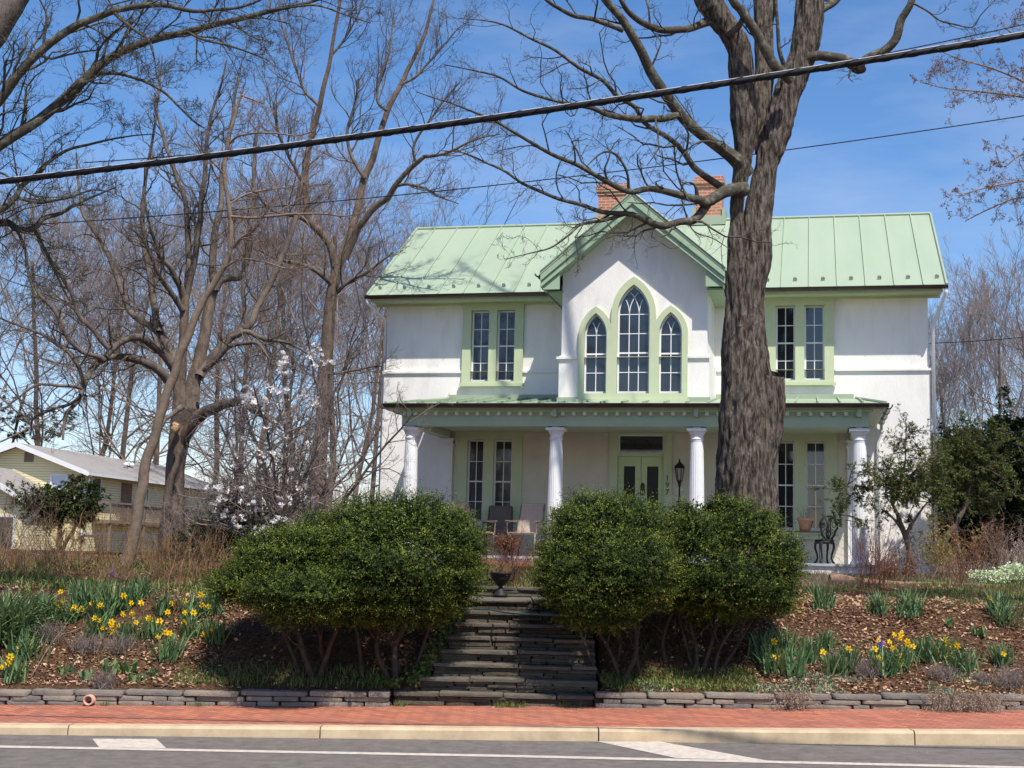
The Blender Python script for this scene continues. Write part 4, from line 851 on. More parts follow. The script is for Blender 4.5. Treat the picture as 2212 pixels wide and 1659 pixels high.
L1([(1600, 350, 5), (1560, 320, 3.5), (1530, 305, 3), (1500, 312, 2), (1470, 340, 1.2)], (TY-.4, TY-.9), 7, .5)
L1([(1358, 415, 3.5), (1356, 375, 3), (1330, 335, 3), (1300, 330, 2.2), (1260, 365, 1.2)], (TY-1, TY-1.5), 6, .6)
L1([(1500, -60, 20), (1430, -260, 14), (1300, -480, 10), (1100, -700, 5)], (TY, TY-1.5), 14, 2.2)
L1([(1757, -80, 20), (1830, -330, 14), (1700, -650, 10), (1600, -900, 5)], (TY, TY+.8), 14, 2.2)
L1([(1650, -150, 14), (1560, -420, 10), (1350, -640, 6)], (TY+1, TY+1.5), 12, 2.)
L1([(1757, -200, 20), (1800, -700, 16), (1720, -1250, 12), (1640, -1750, 8), (1600, -2100, 4)], (TY, TY+.5), 10, 2.2)
L1([(1560, -420, 12), (1500, -900, 9), (1300, -1400, 6), (1200, -1700, 4)], (TY, TY-1), 8, 2.0)
br.build('branches', M['bark_lichen'], None)
def last(): return sc.collection.objects[-1]
attach(last(), t1)
# ---- generic builder for the rest
root_w = {}
def tree(name, label, bx, bY, mat_t, mat_b, trunks, limbs, group=None, cat='tree', first=None):
    p = at(bx, 1200, bY); p.z = g_at(p.x, p.y)-.05
    root = empty(name, p, label, cat, group)
    w1 = Wood()
    for pts, Y, kw in trunks:
        if kw.pop('ground', False): limbG(w1, p, pts, Y if not isinstance(Y, tuple) else Y[0], **{'sides': 20, 'bark': .06, **kw})
        else: limb(w1, pts, Y, **{'sides': 14, 'bark': .05, **kw})
    w1.build('trunk', mat_t); attach(last(), root)
    w2 = Wood()
    for pts, Y, kw in limbs: limb(w2, pts, Y, 7, dict(spreading_tree=1.04, overhanging_tree=.88).get(name, 1.0), **{'up0': .15, 'side_r': .34 if name == 'overhanging_tree' else .45, **kw, 'side_n': int(kw.get('side_n', 0)*1.3)})
    w2.build('branches', mat_b); attach(last(), root)
    root_w[name] = w2
    return root
S1 = TW(6, 5, 4, .34, .07)
def lk(n=8, ln=1.2, spec=None): return dict(side_spec=spec or S1, side_n=n, side_len=ln)
BY = 26
tree('spreading_tree', 'big spreading bare tree on the left with a pale round saw cut on its trunk', 370, BY, M['bark_brown'], M['bark_dark'],
  [([(371, 1180, 30), (372, 1147, 28), (374, 1100, 24), (377, 1050, 21), (383, 985, 21), (390, 930, 23), (400, 880, 28)], BY, dict(ground=True, step=.06)),
   ([(392, 900, 20), (389, 833, 14), (394, 770, 11), (397, 710, 10), (400, 655, 10), (399, 640, 9)], BY, dict(step=.06)),
   ([(408, 900, 22), (418, 833, 16), (430, 775, 14), (439, 736, 13), (446, 697, 12), (455, 655, 12), (463, 628, 11)], (BY, BY+.4), dict(step=.06)),
   ([(392, 970, 14), (400, 940, 14), (423, 907, 13), (443, 890, 13), (466, 880, 12), (495, 870, 10), (520, 866, 9)], (BY, BY-.8), dict(step=.06))],
  [([(398, 650, 8), (385, 610, 7), (372, 581, 6), (349, 560, 5), (335, 520, 4), (322, 480, 3), (310, 420, 2)], (BY, BY-1), lk(10)),
   ([(402, 645, 8), (406, 600, 7), (408, 560, 7), (405, 500, 6), (401, 441, 5.5), (385, 395, 5), (370, 350, 4), (357, 312, 4), (342, 257, 3), (335, 200, 2)], (BY, BY+.6), lk(14, 1.3)),
   ([(404, 640, 7), (419, 573, 7), (428, 510, 6.5), (430, 478, 6), (438, 420, 5.5), (441, 386, 5), (446, 330, 4.5), (448, 294, 4), (462, 230, 3), (478, 184, 2.5), (490, 130, 1.6)], (BY, BY-.6), lk(14, 1.3)),
   ([(463, 628, 9), (477, 608, 8), (500, 601, 7), (520, 600, 7), (530, 580, 6), (535, 542, 6), (541, 480, 5), (548, 420, 4), (550, 340, 3), (560, 260, 2)], (BY+.4, BY+.8), lk(12)),
   ([(464, 630, 9), (458, 573, 8), (467, 489, 7), (478, 441, 6), (480, 380, 5), (495, 300, 4), (505, 220, 3), (520, 140, 2)], (BY+.3, BY+1), lk(12)),
   ([(430, 815, 12), (438, 800, 11), (455, 772, 10.5), (477, 748, 10), (505, 725, 9), (532, 709, 9), (548, 690, 8), (555, 670, 8), (570, 640, 7.5), (582, 620, 7), (605, 565, 6), (630, 500, 5.5), (645, 440, 5), (655, 370, 4), (668, 300, 3), (680, 230, 2)], (BY, BY+1.2), lk(16, 1.4)),
   ([(500, 728, 6), (532, 718, 5.5), (560, 730, 5), (585, 735, 4), (625, 742, 3), (665, 765, 2), (700, 800, 1.4)], (BY, BY-.6), lk(9, .9)),
   ([(440, 800, 6), (470, 775, 5), (500, 745, 5), (535, 740, 4), (560, 745, 3.5), (590, 790, 2)], (BY-.4, BY-1.2), lk(8, .8)),
   ([(385, 835, 12), (365, 822, 11), (352, 808, 10.5), (334, 794, 10), (312, 782, 9.5), (287, 775, 9), (260, 770, 8), (233, 771, 8), (215, 782, 7), (202, 794, 6.5), (190, 812, 6), (182, 829, 5), (176, 850, 5), (167, 868, 4.5), (144, 891, 4), (138, 920, 3), (136, 950, 2.5)], (BY, BY-1.6), lk(13, 1.0)),
   ([(383, 815, 11), (372, 791, 10), (349, 763, 9.5), (330, 745, 9), (310, 732, 8.5), (290, 729, 8), (272, 732, 7.5), (255, 742, 7), (240, 757, 7), (228, 772, 6)], (BY+.1, BY-1.2), lk(8)),
   ([(238, 756, 6), (222, 740, 5.5), (206, 721, 5), (188, 700, 5), (171, 678, 5), (155, 635, 4.5), (140, 610, 4), (128, 589, 4), (97, 550, 3), (80, 500, 2.5), (70, 440, 1.6)], (BY-1, BY-1.4), lk(13, 1.1)),
   ([(389, 800, 11), (376, 775, 10), (360, 745, 9.5), (341, 717, 9), (322, 704, 8), (303, 693, 7.5), (288, 680, 7), (279, 670, 6.5), (272, 650, 6), (264, 628, 6), (248, 585, 5.5), (229, 542, 5), (210, 510, 4.5), (190, 480, 4), (178, 460, 3.5), (170, 400, 2.5), (165, 330, 1.6)], (BY, BY+1), lk(15, 1.2)),
   ([(341, 717, 8), (337, 690, 7.5), (334, 659, 7), (328, 620, 6.5), (322, 581, 6), (314, 542, 5.5), (309, 496, 5), (309, 450, 4.5), (312, 404, 4), (320, 350, 3.5), (327, 312, 3), (338, 240, 2.5), (345, 184, 2), (350, 120, 1.4)], (BY, BY+1), lk(14, 1.2)),
   ([(395, 670, 7), (380, 645, 6), (360, 615, 5), (349, 600, 4.5), (330, 562, 4), (310, 520, 3), (280, 490, 2)], (BY-.1, BY-1), lk(9)),
   ([(225, 778, 6), (217, 771, 5.5), (196, 766, 5), (175, 759, 5), (160, 748, 4.5), (147, 732, 4.5), (138, 710, 4), (128, 686, 4), (108, 660, 3.6), (85, 635, 3.5), (62, 593, 3), (55, 540, 2.5), (40, 470, 1.6)], (BY-1.4, BY-2), lk(12)),
   ([(180, 830, 5), (178, 822, 4.5), (171, 800, 4.5), (163, 783, 4), (148, 762, 4), (128, 748, 4), (105, 730, 3.5), (78, 717, 3), (40, 702, 2.6), (0, 686, 2), (-60, 660, 1.4)], (BY-1.4, BY-2), lk(12, .9)),
   ([(178, 838, 4), (160, 833, 3.5), (128, 833, 3.5), (100, 831, 3), (78, 833, 3), (55, 845, 2.6), (39, 860, 2.2), (0, 887, 1.6), (-40, 900, 1)], (BY-1.4, BY-2.2), lk(9, .9)),
   ([(175, 855, 4), (150, 872, 3.4), (120, 882, 3), (100, 890, 2.6), (72, 905, 2), (66, 940, 1.6)], (BY-1.5, BY-1), lk(7, .7)),
   ([(520, 866, 8), (545, 885, 6), (580, 905, 4), (610, 930, 2)], (BY-.8, BY-1), lk(6, .9)),
   ([(395, 880, 7), (360, 905, 4), (345, 925, 3.4), (300, 965, 2.5), (290, 1000, 1.6)], (BY-.5, BY-1.6), lk(8, .8))])
spread = [o for o in sc.collection.objects if o.name.startswith('spreading_tree')][0]
mb = MB(); mb.lathe([(0, 0), (.078, .0), (.084, -.03), (.084, -.12)], n=22); o = mb.build('saw_cut', M['cut'], None, True, loc=at(375, 923, BY-.62)); o.rotation_euler = (R(90), 0, R(-12)); 
_m = Matrix.Translation(-Vector(spread.location)); o.parent = spread; o.matrix_parent_inverse = _m; o.scale = (.95, 1.25, 1)
LY = 22.5
tree('leaning_tree', 'slender pale leaning tree crossing in front of the big spreading tree', 271, LY, M['bark_pale'], M['twig_pale'],
  [([(275, 1215, 14), (287, 1163, 12), (300, 1085, 12), (314, 1008, 11), (325, 965, 11), (338, 930, 10.5), (361, 853, 10), (377, 805, 9.5), (392, 760, 9), (410, 715, 8.5), (427, 674, 8), (442, 640, 7.5), (458, 616, 7), (480, 580, 6.5), (495, 550, 6), (500, 533, 5.5), (498, 490, 5), (496, 459, 5), (488, 410, 4.6), (485, 368, 4.5), (489, 330, 4), (496, 294, 4), (507, 250, 3.5), (515, 221, 3), (524, 195, 2.4), (528, 180, 1.6)], LY, dict(ground=True, step=.06, sides=16, bark=.02))],
  [([(496, 310, 3), (512, 296, 2.6), (535, 290, 2.4), (590, 287, 2), (640, 293, 1.8), (680, 283, 1.2)], (LY, LY-.6), lk(9, .7)),
   ([(496, 468, 3.4), (530, 470, 3), (588, 467, 3), (640, 462, 2.6), (700, 463, 2.2), (745, 466, 1.8), (800, 455, 1)], (LY, LY-.4), lk(13, .9)),
   ([(503, 535, 4), (520, 515, 3.5), (545, 500, 3), (560, 480, 2), (590, 430, 1.4)], (LY, LY-.7), lk(8, .8)),
   ([(520, 205, 2.6), (545, 215, 2), (570, 225, 1.2)], LY, lk(5, .5)),
   ([(497, 440, 2.6), (530, 420, 2.2), (580, 410, 2), (640, 400, 1.6), (690, 370, 1)], (LY, LY+.6), lk(11, .9)),
   ([(480, 582, 3), (520, 560, 2.6), (570, 565, 2), (620, 580, 1.6), (680, 570, 1)], (LY, LY-.6), lk(11, .8)),
   ([(488, 380, 2.4), (460, 350, 2), (440, 330, 1.6), (420, 290, 1)], (LY, LY-.6), lk(8, .7))])
CY = 31
S2 = TW(6, 5, 3, .2, .16)
tree('tall_back_tree', 'tall dark bare tree between the magnolia and the house', 684, CY, M['bark_brown'], M['bark_dark'],
  [([(683, 1100, 26), (684, 1066, 23), (688, 1000, 18), (694, 930, 15), (697, 870, 13.5), (699, 814, 13), (705, 750, 13), (710, 697, 13), (717, 640, 12), (726, 590, 12), (727, 560, 12)], CY, dict(ground=True, step=.08)),
   ([(724, 580, 9), (712, 530, 9), (690, 500, 8.5), (668, 478, 8), (661, 430, 8), (660, 367, 7.5), (668, 320, 7), (680, 270, 6.5), (690, 230, 6), (700, 184, 5.5), (714, 121, 4.5), (725, 60, 4), (735, 0, 3.5), (740, -80, 2.5)], (CY, CY-.8), dict(sides=10)),
   ([(730, 575, 10), (742, 545, 9.5), (758, 505, 9), (775, 440, 8.5), (788, 386, 8), (803, 345, 7.5), (817, 301, 7), (836, 239, 6.5), (850, 210, 6), (865, 184, 5.5), (880, 150, 5), (895, 121, 4.5), (917, 74, 4), (935, 11, 3), (950, -60, 2)], (CY, CY+.5), dict(sides=10)),
   ([(745, 560, 8), (768, 505, 8), (790, 470, 7.5), (817, 441, 7.5), (838, 425, 7), (854, 401, 6.5), (875, 375, 6), (898, 353, 5.5), (917, 338, 5)], (CY-.2, CY-1.2), dict(sides=10))],
  [([(917, 338, 4.5), (945, 335, 3.6), (985, 322, 3), (1030, 300, 2), (1080, 290, 1.2)], (CY-1.2, CY-2), lk(11, 1.5, S2)),
   ([(898, 353, 3.5), (893, 320, 3), (905, 290, 3), (935, 250, 2.6), (960, 215, 2), (990, 180, 1.4)], (CY-1, CY-1.4), lk(10, 1.5, S2)),
   ([(854, 401, 4), (880, 398, 3.5), (915, 405, 3), (950, 425, 2), (990, 440, 1.3)], (CY-.8, CY-1.8), lk(9, 1.2, S2)),
   ([(661, 400, 5), (640, 370, 4), (620, 330, 3.5), (600, 280, 3), (590, 220, 2)], (CY-.3, CY-1), lk(11, 1.6, S2)),
   ([(665, 480, 5), (635, 465, 4), (600, 460, 3.5), (570, 440, 3), (545, 400, 2)], (CY-.3, CY-1.4), lk(9, 1.5, S2)),
   ([(690, 230, 4), (660, 200, 3.4), (640, 150, 3), (620, 90, 2.4), (600, 20, 1.6)], (CY-.5, CY), lk(12, 1.7, S2)),
   ([(714, 121, 3), (740, 90, 2.6), (770, 40, 2), (790, -20, 1.4)], CY, lk(10, 1.7, S2)),
   ([(836, 239, 4), (815, 215, 3.4), (820, 170, 3), (840, 110, 2.4), (850, 40, 1.6)], CY, lk(11, 1.6, S2)),
   ([(788, 386, 4.5), (760, 340, 4), (750, 290, 3.5), (765, 230, 3), (775, 170, 2)], CY, lk(12, 1.6, S2)),
   ([(720, 620, 6), (690, 590, 5), (650, 570, 4), (600, 560, 3), (560, 540, 2)], (CY, CY-1.5), lk(9, 1.3, S2)),
   ([(717, 640, 5), (750, 610, 4), (790, 590, 3.4), (830, 560, 2.4), (850, 545, 1.6)], (CY, CY-.5), lk(9, 1.2, S2)),
   ([(700, 810, 3.4), (740, 805, 3), (790, 795, 2.4), (820, 790, 1.4)], (CY, CY-.5), lk(9, 1.1, S2)),
   ([(865, 184, 3.5), (900, 165, 3), (940, 120, 2.4), (990, 60, 1.6)], CY, lk(11, 1.6, S2))])
# ---- neighbour's oak whose limbs hang in from the upper left
NY = 16
tree('overhanging_tree', 'leafless tree at the left picture edge whose long grey limbs arch over the garden', -330, NY, M['bark_dark'], M['bark_lichen'],
  [([(-330, 1150, 60), (-310, 900, 52), (-280, 700, 48), (-230, 500, 44), (-150, 300, 38), (-60, 140, 32), (20, 20, 27), (60, -60, 22), (110, -200, 14)], NY, dict(ground=True, step=.08, sides=24))],
  [([(-250, 560, 22), (-180, 430, 18), (-90, 320, 15), (0, 213, 12.5), (37, 165, 12), (85, 118, 11), (121, 85, 10.5), (165, 55, 10), (206, 38, 9), (240, 24, 9), (276, 17, 8), (349, 11, 7), (386, 18, 6), (423, 26, 5), (470, 22, 4), (515, 17, 3.4), (562, 0, 3), (640, -40, 2)], (NY, NY-.8), lk(26, 1.3)),
   ([(-260, 600, 24), (-190, 480, 20), (-90, 375, 16), (0, 312, 14), (73, 265, 13), (129, 221, 12.5), (184, 173, 12), (220, 140, 11.5), (276, 107, 10.5), (349, 81, 9.5), (404, 68, 8.5), (478, 49, 7.5), (551, 33, 6.5), (625, 15, 5), (680, 0, 4), (760, -30, 3)], (NY, NY+.6), lk(30, 1.3)),
   ([(206, 160, 5), (230, 158, 4.6), (257, 160, 4.4), (285, 167, 4), (312, 176, 4), (353, 198, 3.6), (386, 230, 3), (423, 265, 2.6), (441, 276, 1.6)], (NY+.3, NY), lk(12, .8)),
   ([(404, 68, 4), (440, 85, 3.4), (480, 95, 3), (530, 110, 2.4), (580, 130, 1.6)], (NY+.3, NY), lk(10, .9)),
   ([(250, 30, 5), (285, 62, 4), (320, 85, 3.4), (332, 120, 2.6), (340, 170, 1.6)], (NY-.6, NY-1), lk(8, .8)),
   ([(562, 25, 3), (610, 18, 3), (680, 12, 2.6), (740, 30, 2), (800, 50, 1.4)], (NY+.5, NY+.3), lk(11, .9)),
   ([(-260, 640, 16), (-130, 530, 11), (0, 456, 8), (33, 426, 7), (48, 401, 6.5), (88, 368, 6), (99, 353, 5), (147, 323, 4), (200, 310, 3.2), (279, 294, 2), (330, 290, 1.2)], (NY+.2, NY+1), lk(16, .9)),
   ([(36, 425, 4.6), (60, 433, 4.2), (92, 438, 4), (125, 432, 3.4), (154, 426, 3), (200, 410, 2), (240, 415, 1.2)], (NY+.5, NY+.2), lk(9, .7)),
   ([(-260, 680, 16), (-130, 540, 11), (0, 481, 8.5), (37, 494, 8.5), (73, 494, 8), (96, 474, 6.5), (130, 462, 5.5), (158, 446, 4.5), (200, 425, 3), (250, 405, 1.6)], (NY+.4, NY+1.6), lk(10, .9)),
   ([(73, 494, 5), (92, 530, 4.4), (110, 562, 4), (125, 600, 3), (150, 650, 2)], (NY+1, NY+1.6), lk(9, .8)),
   ([(37, 500, 4), (55, 545, 3.6), (62, 600, 3), (80, 640, 2)], (NY+.9, NY+.4), lk(8, .7))])
# ---- right edge tree with buds
RY = 17
tree('budding_tree', 'thin bare branches with tiny dark buds reaching in from the right picture edge', 2620, RY, M['bark_dark'], M['twig_red'],
  [([(2620, 1150, 30), (2600, 900, 26), (2560, 600, 22), (2520, 350, 18), (2480, 100, 12)], RY, dict(ground=True, step=.1))],
  [([(2520, 320, 8), (2380, 250, 5), (2290, 205, 3.5), (2212, 176, 2.6), (2143, 147, 2), (2077, 129, 1.5), (2030, 110, 1)], (RY, RY-.5), lk(17, .65)),
   ([(2520, 340, 8), (2380, 270, 5), (2290, 225, 3.5), (2212, 210, 2.6), (2121, 198, 2), (2048, 191, 1.5), (1991, 178, 1)], (RY, RY+.4), lk(18, .65)),
   ([(2540, 500, 8), (2400, 440, 5), (2290, 400, 3.4), (2212, 392, 2.4), (2150, 400, 1.8), (2065, 423, 1)], (RY, RY-.4), lk(15, .6)),
   ([(2550, 560, 8), (2400, 490, 5), (2290, 440, 3.4), (2212, 425, 2.4), (2140, 450, 1.8), (2085, 478, 1)], (RY, RY+.4), lk(15, .6)),
   ([(2500, 200, 7), (2380, 60, 4.5), (2290, 10, 3), (2212, 80, 2.2), (2170, 60, 1.4)], (RY, RY-.7), lk(10, .6)),
   ([(2540, 420, 7), (2400, 340, 4.5), (2290, 320, 3), (2212, 330, 2), (2165, 360, 1.5), (2150, 320, 1)], (RY, RY), lk(12, .55))])
bt = [o for o in sc.collection.objects if o.name.startswith('budding_tree')][0]
def tip_points(w_): return np.concatenate([p[:, -1] for p in w_.tw])
def along(w_, k):
    """k leaf seats on each last-order twig, with the twig's direction"""
    P, D = [], []
    for p in w_.tw:
        B, K, _ = p.shape; t = rng.uniform(0, K-1.001, (B, k)); i = t.astype(int); f = (t-i)[..., None]; b_ = np.arange(B)[:, None]
        P.append((p[b_, i]*(1-f)+p[b_, i+1]*f).reshape(-1, 3)); D.append(norm(p[b_, i+1]-p[b_, i]).reshape(-1, 3))
    return np.vstack(P), np.vstack(D)
T_ = tip_points(root_w['budding_tree']); T_ = T_[::2]; v, f = cards(np.repeat(T_, 2, 0), rdir(len(T_)*2), rdir(len(T_)*2), np.full(len(T_)*2, .018), np.full(len(T_)*2, .012))
o = npmesh('buds', v, f, M['twig_wine']); attach(o, bt); o['kind'] = 'stuff'
# ---- background trees: two built, the rest copied
def fan_tree(seed, H, spreadv, up=.2, wg=.13):
    w1 = Wood(); w2 = Wood()
    w1.grow([[0, 0, 0]], [[0, 0, 1]], [H*.62], [H*.007], [dict(k=10, wig=.06, up=.2, s=10, tip=.45)])
    base_pts = w1.tw[0]; pr = np.linspace(1, .45, 11)[None]*H*.007
    a, b_, c, d = w2.children(base_pts, pr, np.array([H*.62]), dict(n=17, t0=.2, ang=spreadv, lf=.85, rf=.38))
    w2.grow(a, b_, c, d, [dict(k=7, wig=wg, up=up, n=8, s=5, lf=.5, ang=.6, rf=.55, tip=.3, rmin=.005), dict(k=5, wig=wg*1.2, up=up*.8, n=7, s=4, lf=.55, ang=.5, rf=.6, tip=.35, rmin=.005),
                           dict(k=4, wig=wg*1.3, up=up*.7, n=5, s=3, lf=.6, ang=.5, rf=.7, tip=.5, rmin=.004), dict(k=3, wig=.15, up=.15, n=0, s=3, tip=.7)])
    return w1, w2
BT = []
for sd_, H, sp in ((1, 16, .95), (2, 13, .55)):
    root = empty('background_tree', (0, 0, 0), 'x', 'tree', 'bare trees beyond the garden'); w1, w2 = fan_tree(sd_, H, sp, *((.10, .20) if sd_ == 1 else (.2, .13)))
    w1.build('trunk', M['bark_brown'], root); w2.build('crown', M['twig_red'], root); BT.append(root)
def copy_tree(o, parent=None):
    c = o.copy(); sc.collection.objects.link(c)
    if parent is not None: c.parent = parent; c.matrix_parent_inverse = o.matrix_parent_inverse.copy()
    for ch in list(o.children): copy_tree(ch, c)
    return c
bgl = [(250, 92, 0, 1.9, 'hazy bare tree far behind the left half of the spreading tree crown'), (515, 66, 0, 1.45, 'hazy bare tree between the leaning trunk and the magnolia'), (700, 62, 0, 1.5, 'hazy bare tree directly behind the tall dark back tree'), (760, 80, 1, 1.9, 'distant bare tree just right of the tall dark back tree'), (2010, 60, 1, 1.1, 'distant bare tree just past the right roof corner'), (2290, 58, 0, 1.1, 'distant bare tree above the dark evergreen at the right edge'), (-70, 76, 0, 1.6, 'hazy bare tree at the far left edge above the yellow house roof'), (60, 80, 0, 1.75, 'bare tree rising directly behind the yellow house gable'),
       (190, 84, 1, 2.0, 'bare tree behind the left limbs of the big spreading tree'), (330, 78, 0, 1.7, 'bare tree directly behind the spreading tree trunk'),
       (450, 80, 0, 1.7, 'upright bare tree behind the leaning trunk'), (560, 66, 0, 1.5, 'bare tree standing behind the white magnolia'),
       (640, 72, 1, 1.9, 'pinkish bare tree just left of the tall dark back tree'), (800, 68, 0, 1.35, 'bare tree between the tall dark tree and the house corner'),
       (905, 46, 1, 1.0, 'fan-shaped bare tree over the left end of the green roof ridge'), (1010, 48, 1, 1.02, 'fan-shaped bare tree over the middle of the left roof half'),
       (1095, 50, 1, .95, 'last fan-shaped bare tree left of the chimneys, behind the roof'),
       (2075, 40, 1, .72, 'golden-brown bare tree next to the house on its right'), (2150, 44, 1, .95, 'bare tree above the evergreens near the right edge'),
       (2235, 38, 0, .72, 'bare tree at the right picture edge, behind the dark evergreen'), (2330, 44, 1, .9, 'bare tree whose twigs cross the right picture edge')]
used = set()
for i, (px, Y, k, s_, lab) in enumerate(bgl):
    root = BT[k] if k not in used else copy_tree(BT[k]); used.add(k)
    p = at(px, 1200, Y); root.location = (p.x, p.y, g_at(p.x, p.y)-.1); root.rotation_euler = (0, 0, i*2.399); root.scale = (s_*random.Random(i).uniform(.92, 1.1),)*2+(s_,); root['label'] = lab
# ---- star magnolia
def from_ground(px, Y, dz=0): p = at(px, 1200, Y); p.z = g_at(p.x, p.y)+dz; return p
MP = from_ground(600, 24, -.03)
mag = empty('magnolia_tree', MP, 'twiggy multi-stemmed magnolia dotted with white star blossoms', 'tree')
w1 = Wood(); ns = 9; ns = 13; dr = np.stack([np.linspace(-.75, .65, ns), rng.normal(0, .25, ns), np.ones(ns)], 1)
w1.grow(rng.normal(0, .12, (ns, 3))*[1, 1, 0], dr, rng.uniform(2.6, 3.9, ns), np.full(ns, .042), [dict(k=9, wig=.1, up=.05, s=7, tip=.3)])
w1.build('stems', M['bark_dark'], mag)
w2 = Wood(); a, b_, c, d = w2.children(w1.tw[0], np.linspace(.042, .012, 10)[None]*np.ones((ns, 1)), np.full(ns, 2.6), dict(n=16, t0=.15, ang=.95, lf=.5, rf=.6))
w2.grow(a, b_, c, d, TW(6, 5, 4, .2, .06)); w2.build('branches', M['twig_grey'], mag)
tips = tip_points(w2); bl = MB(); rr_ = random.Random(3)
for k in range(9):
    a = 2*math.pi*k/9+rr_.uniform(-.2, .2); tl = .35+.3*(k % 3); L_ = .055; c_, s_ = math.cos(a), math.sin(a)
    d1 = Vector((c_*math.cos(tl), s_*math.cos(tl), math.sin(tl))); sd1 = Vector((-s_, c_, 0))*.019
    bl.add([(0, 0, 0), d1*L_*.6+sd1, d1*L_+Vector((0, 0, .004)), d1*L_*.6-sd1], [(0, 1, 2, 3)])
b0 = bl.build('blossom', M['blossom'], mag, fix=False)
def pick_px(pts, wins, n_):
    out = []
    pr_ = []
    for q_ in pts:
        d = Vector(q_)+MP-CC; wv = d.dot(_F); pr_.append((1106+F_PX*d.dot(CX)/wv, 829.5-F_PX*d.dot(CU)/wv))
    pr_ = np.array(pr_); per = n_//len(wins)+1
    for q_ in range(per):
        for (wx, wy, wr, hr) in wins:
            c_ = np.where((abs(pr_[:, 0]-wx) < wr) & (abs(pr_[:, 1]-wy) < hr))[0]
            if len(c_): out.append(pts[rr_.choice(list(c_))])
    rr_.shuffle(out); return out[:n_]
    for _ in range(n_*60):
        i = rr_.randrange(len(pts)); p = Vector(pts[i])+MP; d = p-CC; wv = d.dot(_F); x = 1106+F_PX*d.dot(CX)/wv; y = 829.5-F_PX*d.dot(CU)/wv
        for (wx, wy, wr, hr) in wins:
            if abs(x-wx) < wr and abs(y-wy) < hr: out.append(pts[i]); break
        if len(out) >= n_: break
    return out
wins = [(560, 845, 30, 20), (530, 860, 30, 18), (590, 850, 25, 25), (620, 790, 20, 25), (650, 760, 40, 16), (700, 780, 25, 16), (545, 870, 30, 16), (500, 1060, 30, 14), (540, 1100, 25, 20), (590, 1085, 20, 14), (525, 1130, 25, 15), (650, 1080, 30, 12), (560, 1150, 30, 14), (470, 1050, 30, 14), (575, 990, 30, 10), (640, 1050, 20, 12), (640, 850, 25, 15), (680, 870, 10, 10), (480, 1100, 25, 25), (600, 1130, 20, 12)]
first = True
blp = pick_px(tips, wins+[(610, 900, 60, 40), (560, 950, 60, 40), (660, 980, 50, 50), (500, 980, 40, 40), (600, 1030, 90, 30)], 330)
for i, p in enumerate(blp[:99]):
    if first: o = b0; first = False
    else: o = b0.copy(); sc.collection.objects.link(o); o.parent = mag
    o.location = p; o.rotation_euler = (rr_.uniform(-1, 1), rr_.uniform(-1, 1), rr_.uniform(0, 6)); s_ = rr_.uniform(1.0, 1.5); o.scale = (s_, s_, s_)

bp = np.array([tuple(p) for p in blp[99:]]); bp = np.repeat(bp, 9, 0); U = norm(rdir(len(bp))+[0, 0, .3]); v, f = cards(bp, U, norm(np.cross(U, rdir(len(bp)))), np.full(len(bp), .062), np.full(len(bp), .034))
npmesh('small_blossoms', v, f, M['blossom'], mag)['kind'] = 'stuff'

# ================================================================ CLIPPED SHRUBS
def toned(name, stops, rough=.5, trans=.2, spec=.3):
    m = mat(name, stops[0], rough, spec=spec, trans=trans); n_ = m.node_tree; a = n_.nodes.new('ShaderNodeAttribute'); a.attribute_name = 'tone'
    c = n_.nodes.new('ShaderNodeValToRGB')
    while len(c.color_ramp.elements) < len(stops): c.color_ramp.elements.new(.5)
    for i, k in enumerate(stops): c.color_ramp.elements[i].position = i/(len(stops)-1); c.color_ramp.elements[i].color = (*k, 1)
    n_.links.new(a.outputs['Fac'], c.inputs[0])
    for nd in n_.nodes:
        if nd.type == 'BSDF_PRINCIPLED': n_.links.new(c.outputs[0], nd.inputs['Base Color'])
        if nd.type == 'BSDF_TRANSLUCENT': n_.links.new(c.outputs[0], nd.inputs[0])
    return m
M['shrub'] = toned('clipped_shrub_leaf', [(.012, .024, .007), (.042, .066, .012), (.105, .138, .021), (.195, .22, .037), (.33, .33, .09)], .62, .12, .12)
M['hem'] = toned('hemlock_leaf', [(.035, .06, .02), (.09, .125, .03), (.16, .19, .045), (.25, .25, .07)], .55, .25)
M['dark_ever'] = toned('dark_evergreen_leaf', [(.010, .02, .010), (.02, .038, .014), (.035, .055, .018), (.07, .08, .025)], .6, .08, .2)
M['arbor'] = toned('arborvitae_leaf', [(.03, .05, .018), (.06, .095, .028), (.11, .145, .035), (.20, .20, .05)], .6, .2, .2)
def tone_mesh(name, v, f, tone, m, parent, per=4):
    o = npmesh(name, v, f, m, parent); a = o.data.attributes.new('tone', 'FLOAT', 'POINT'); a.data.foreach_set('value', np.repeat(np.clip(tone, 0, 1), per).astype(np.float32)); return o
NV = rng.normal(0, 1, (24, 3)); NP = rng.uniform(0, 6.28, 24)
def lump(D, sc_, seed=0):
    s = 0
    for i in range(8):
        k = (i*3+seed) % 24; s = s+np.sin((D@NV[k])*sc_*(1+.25*i)+NP[k]+seed)/(1+.3*i)
    return s/4
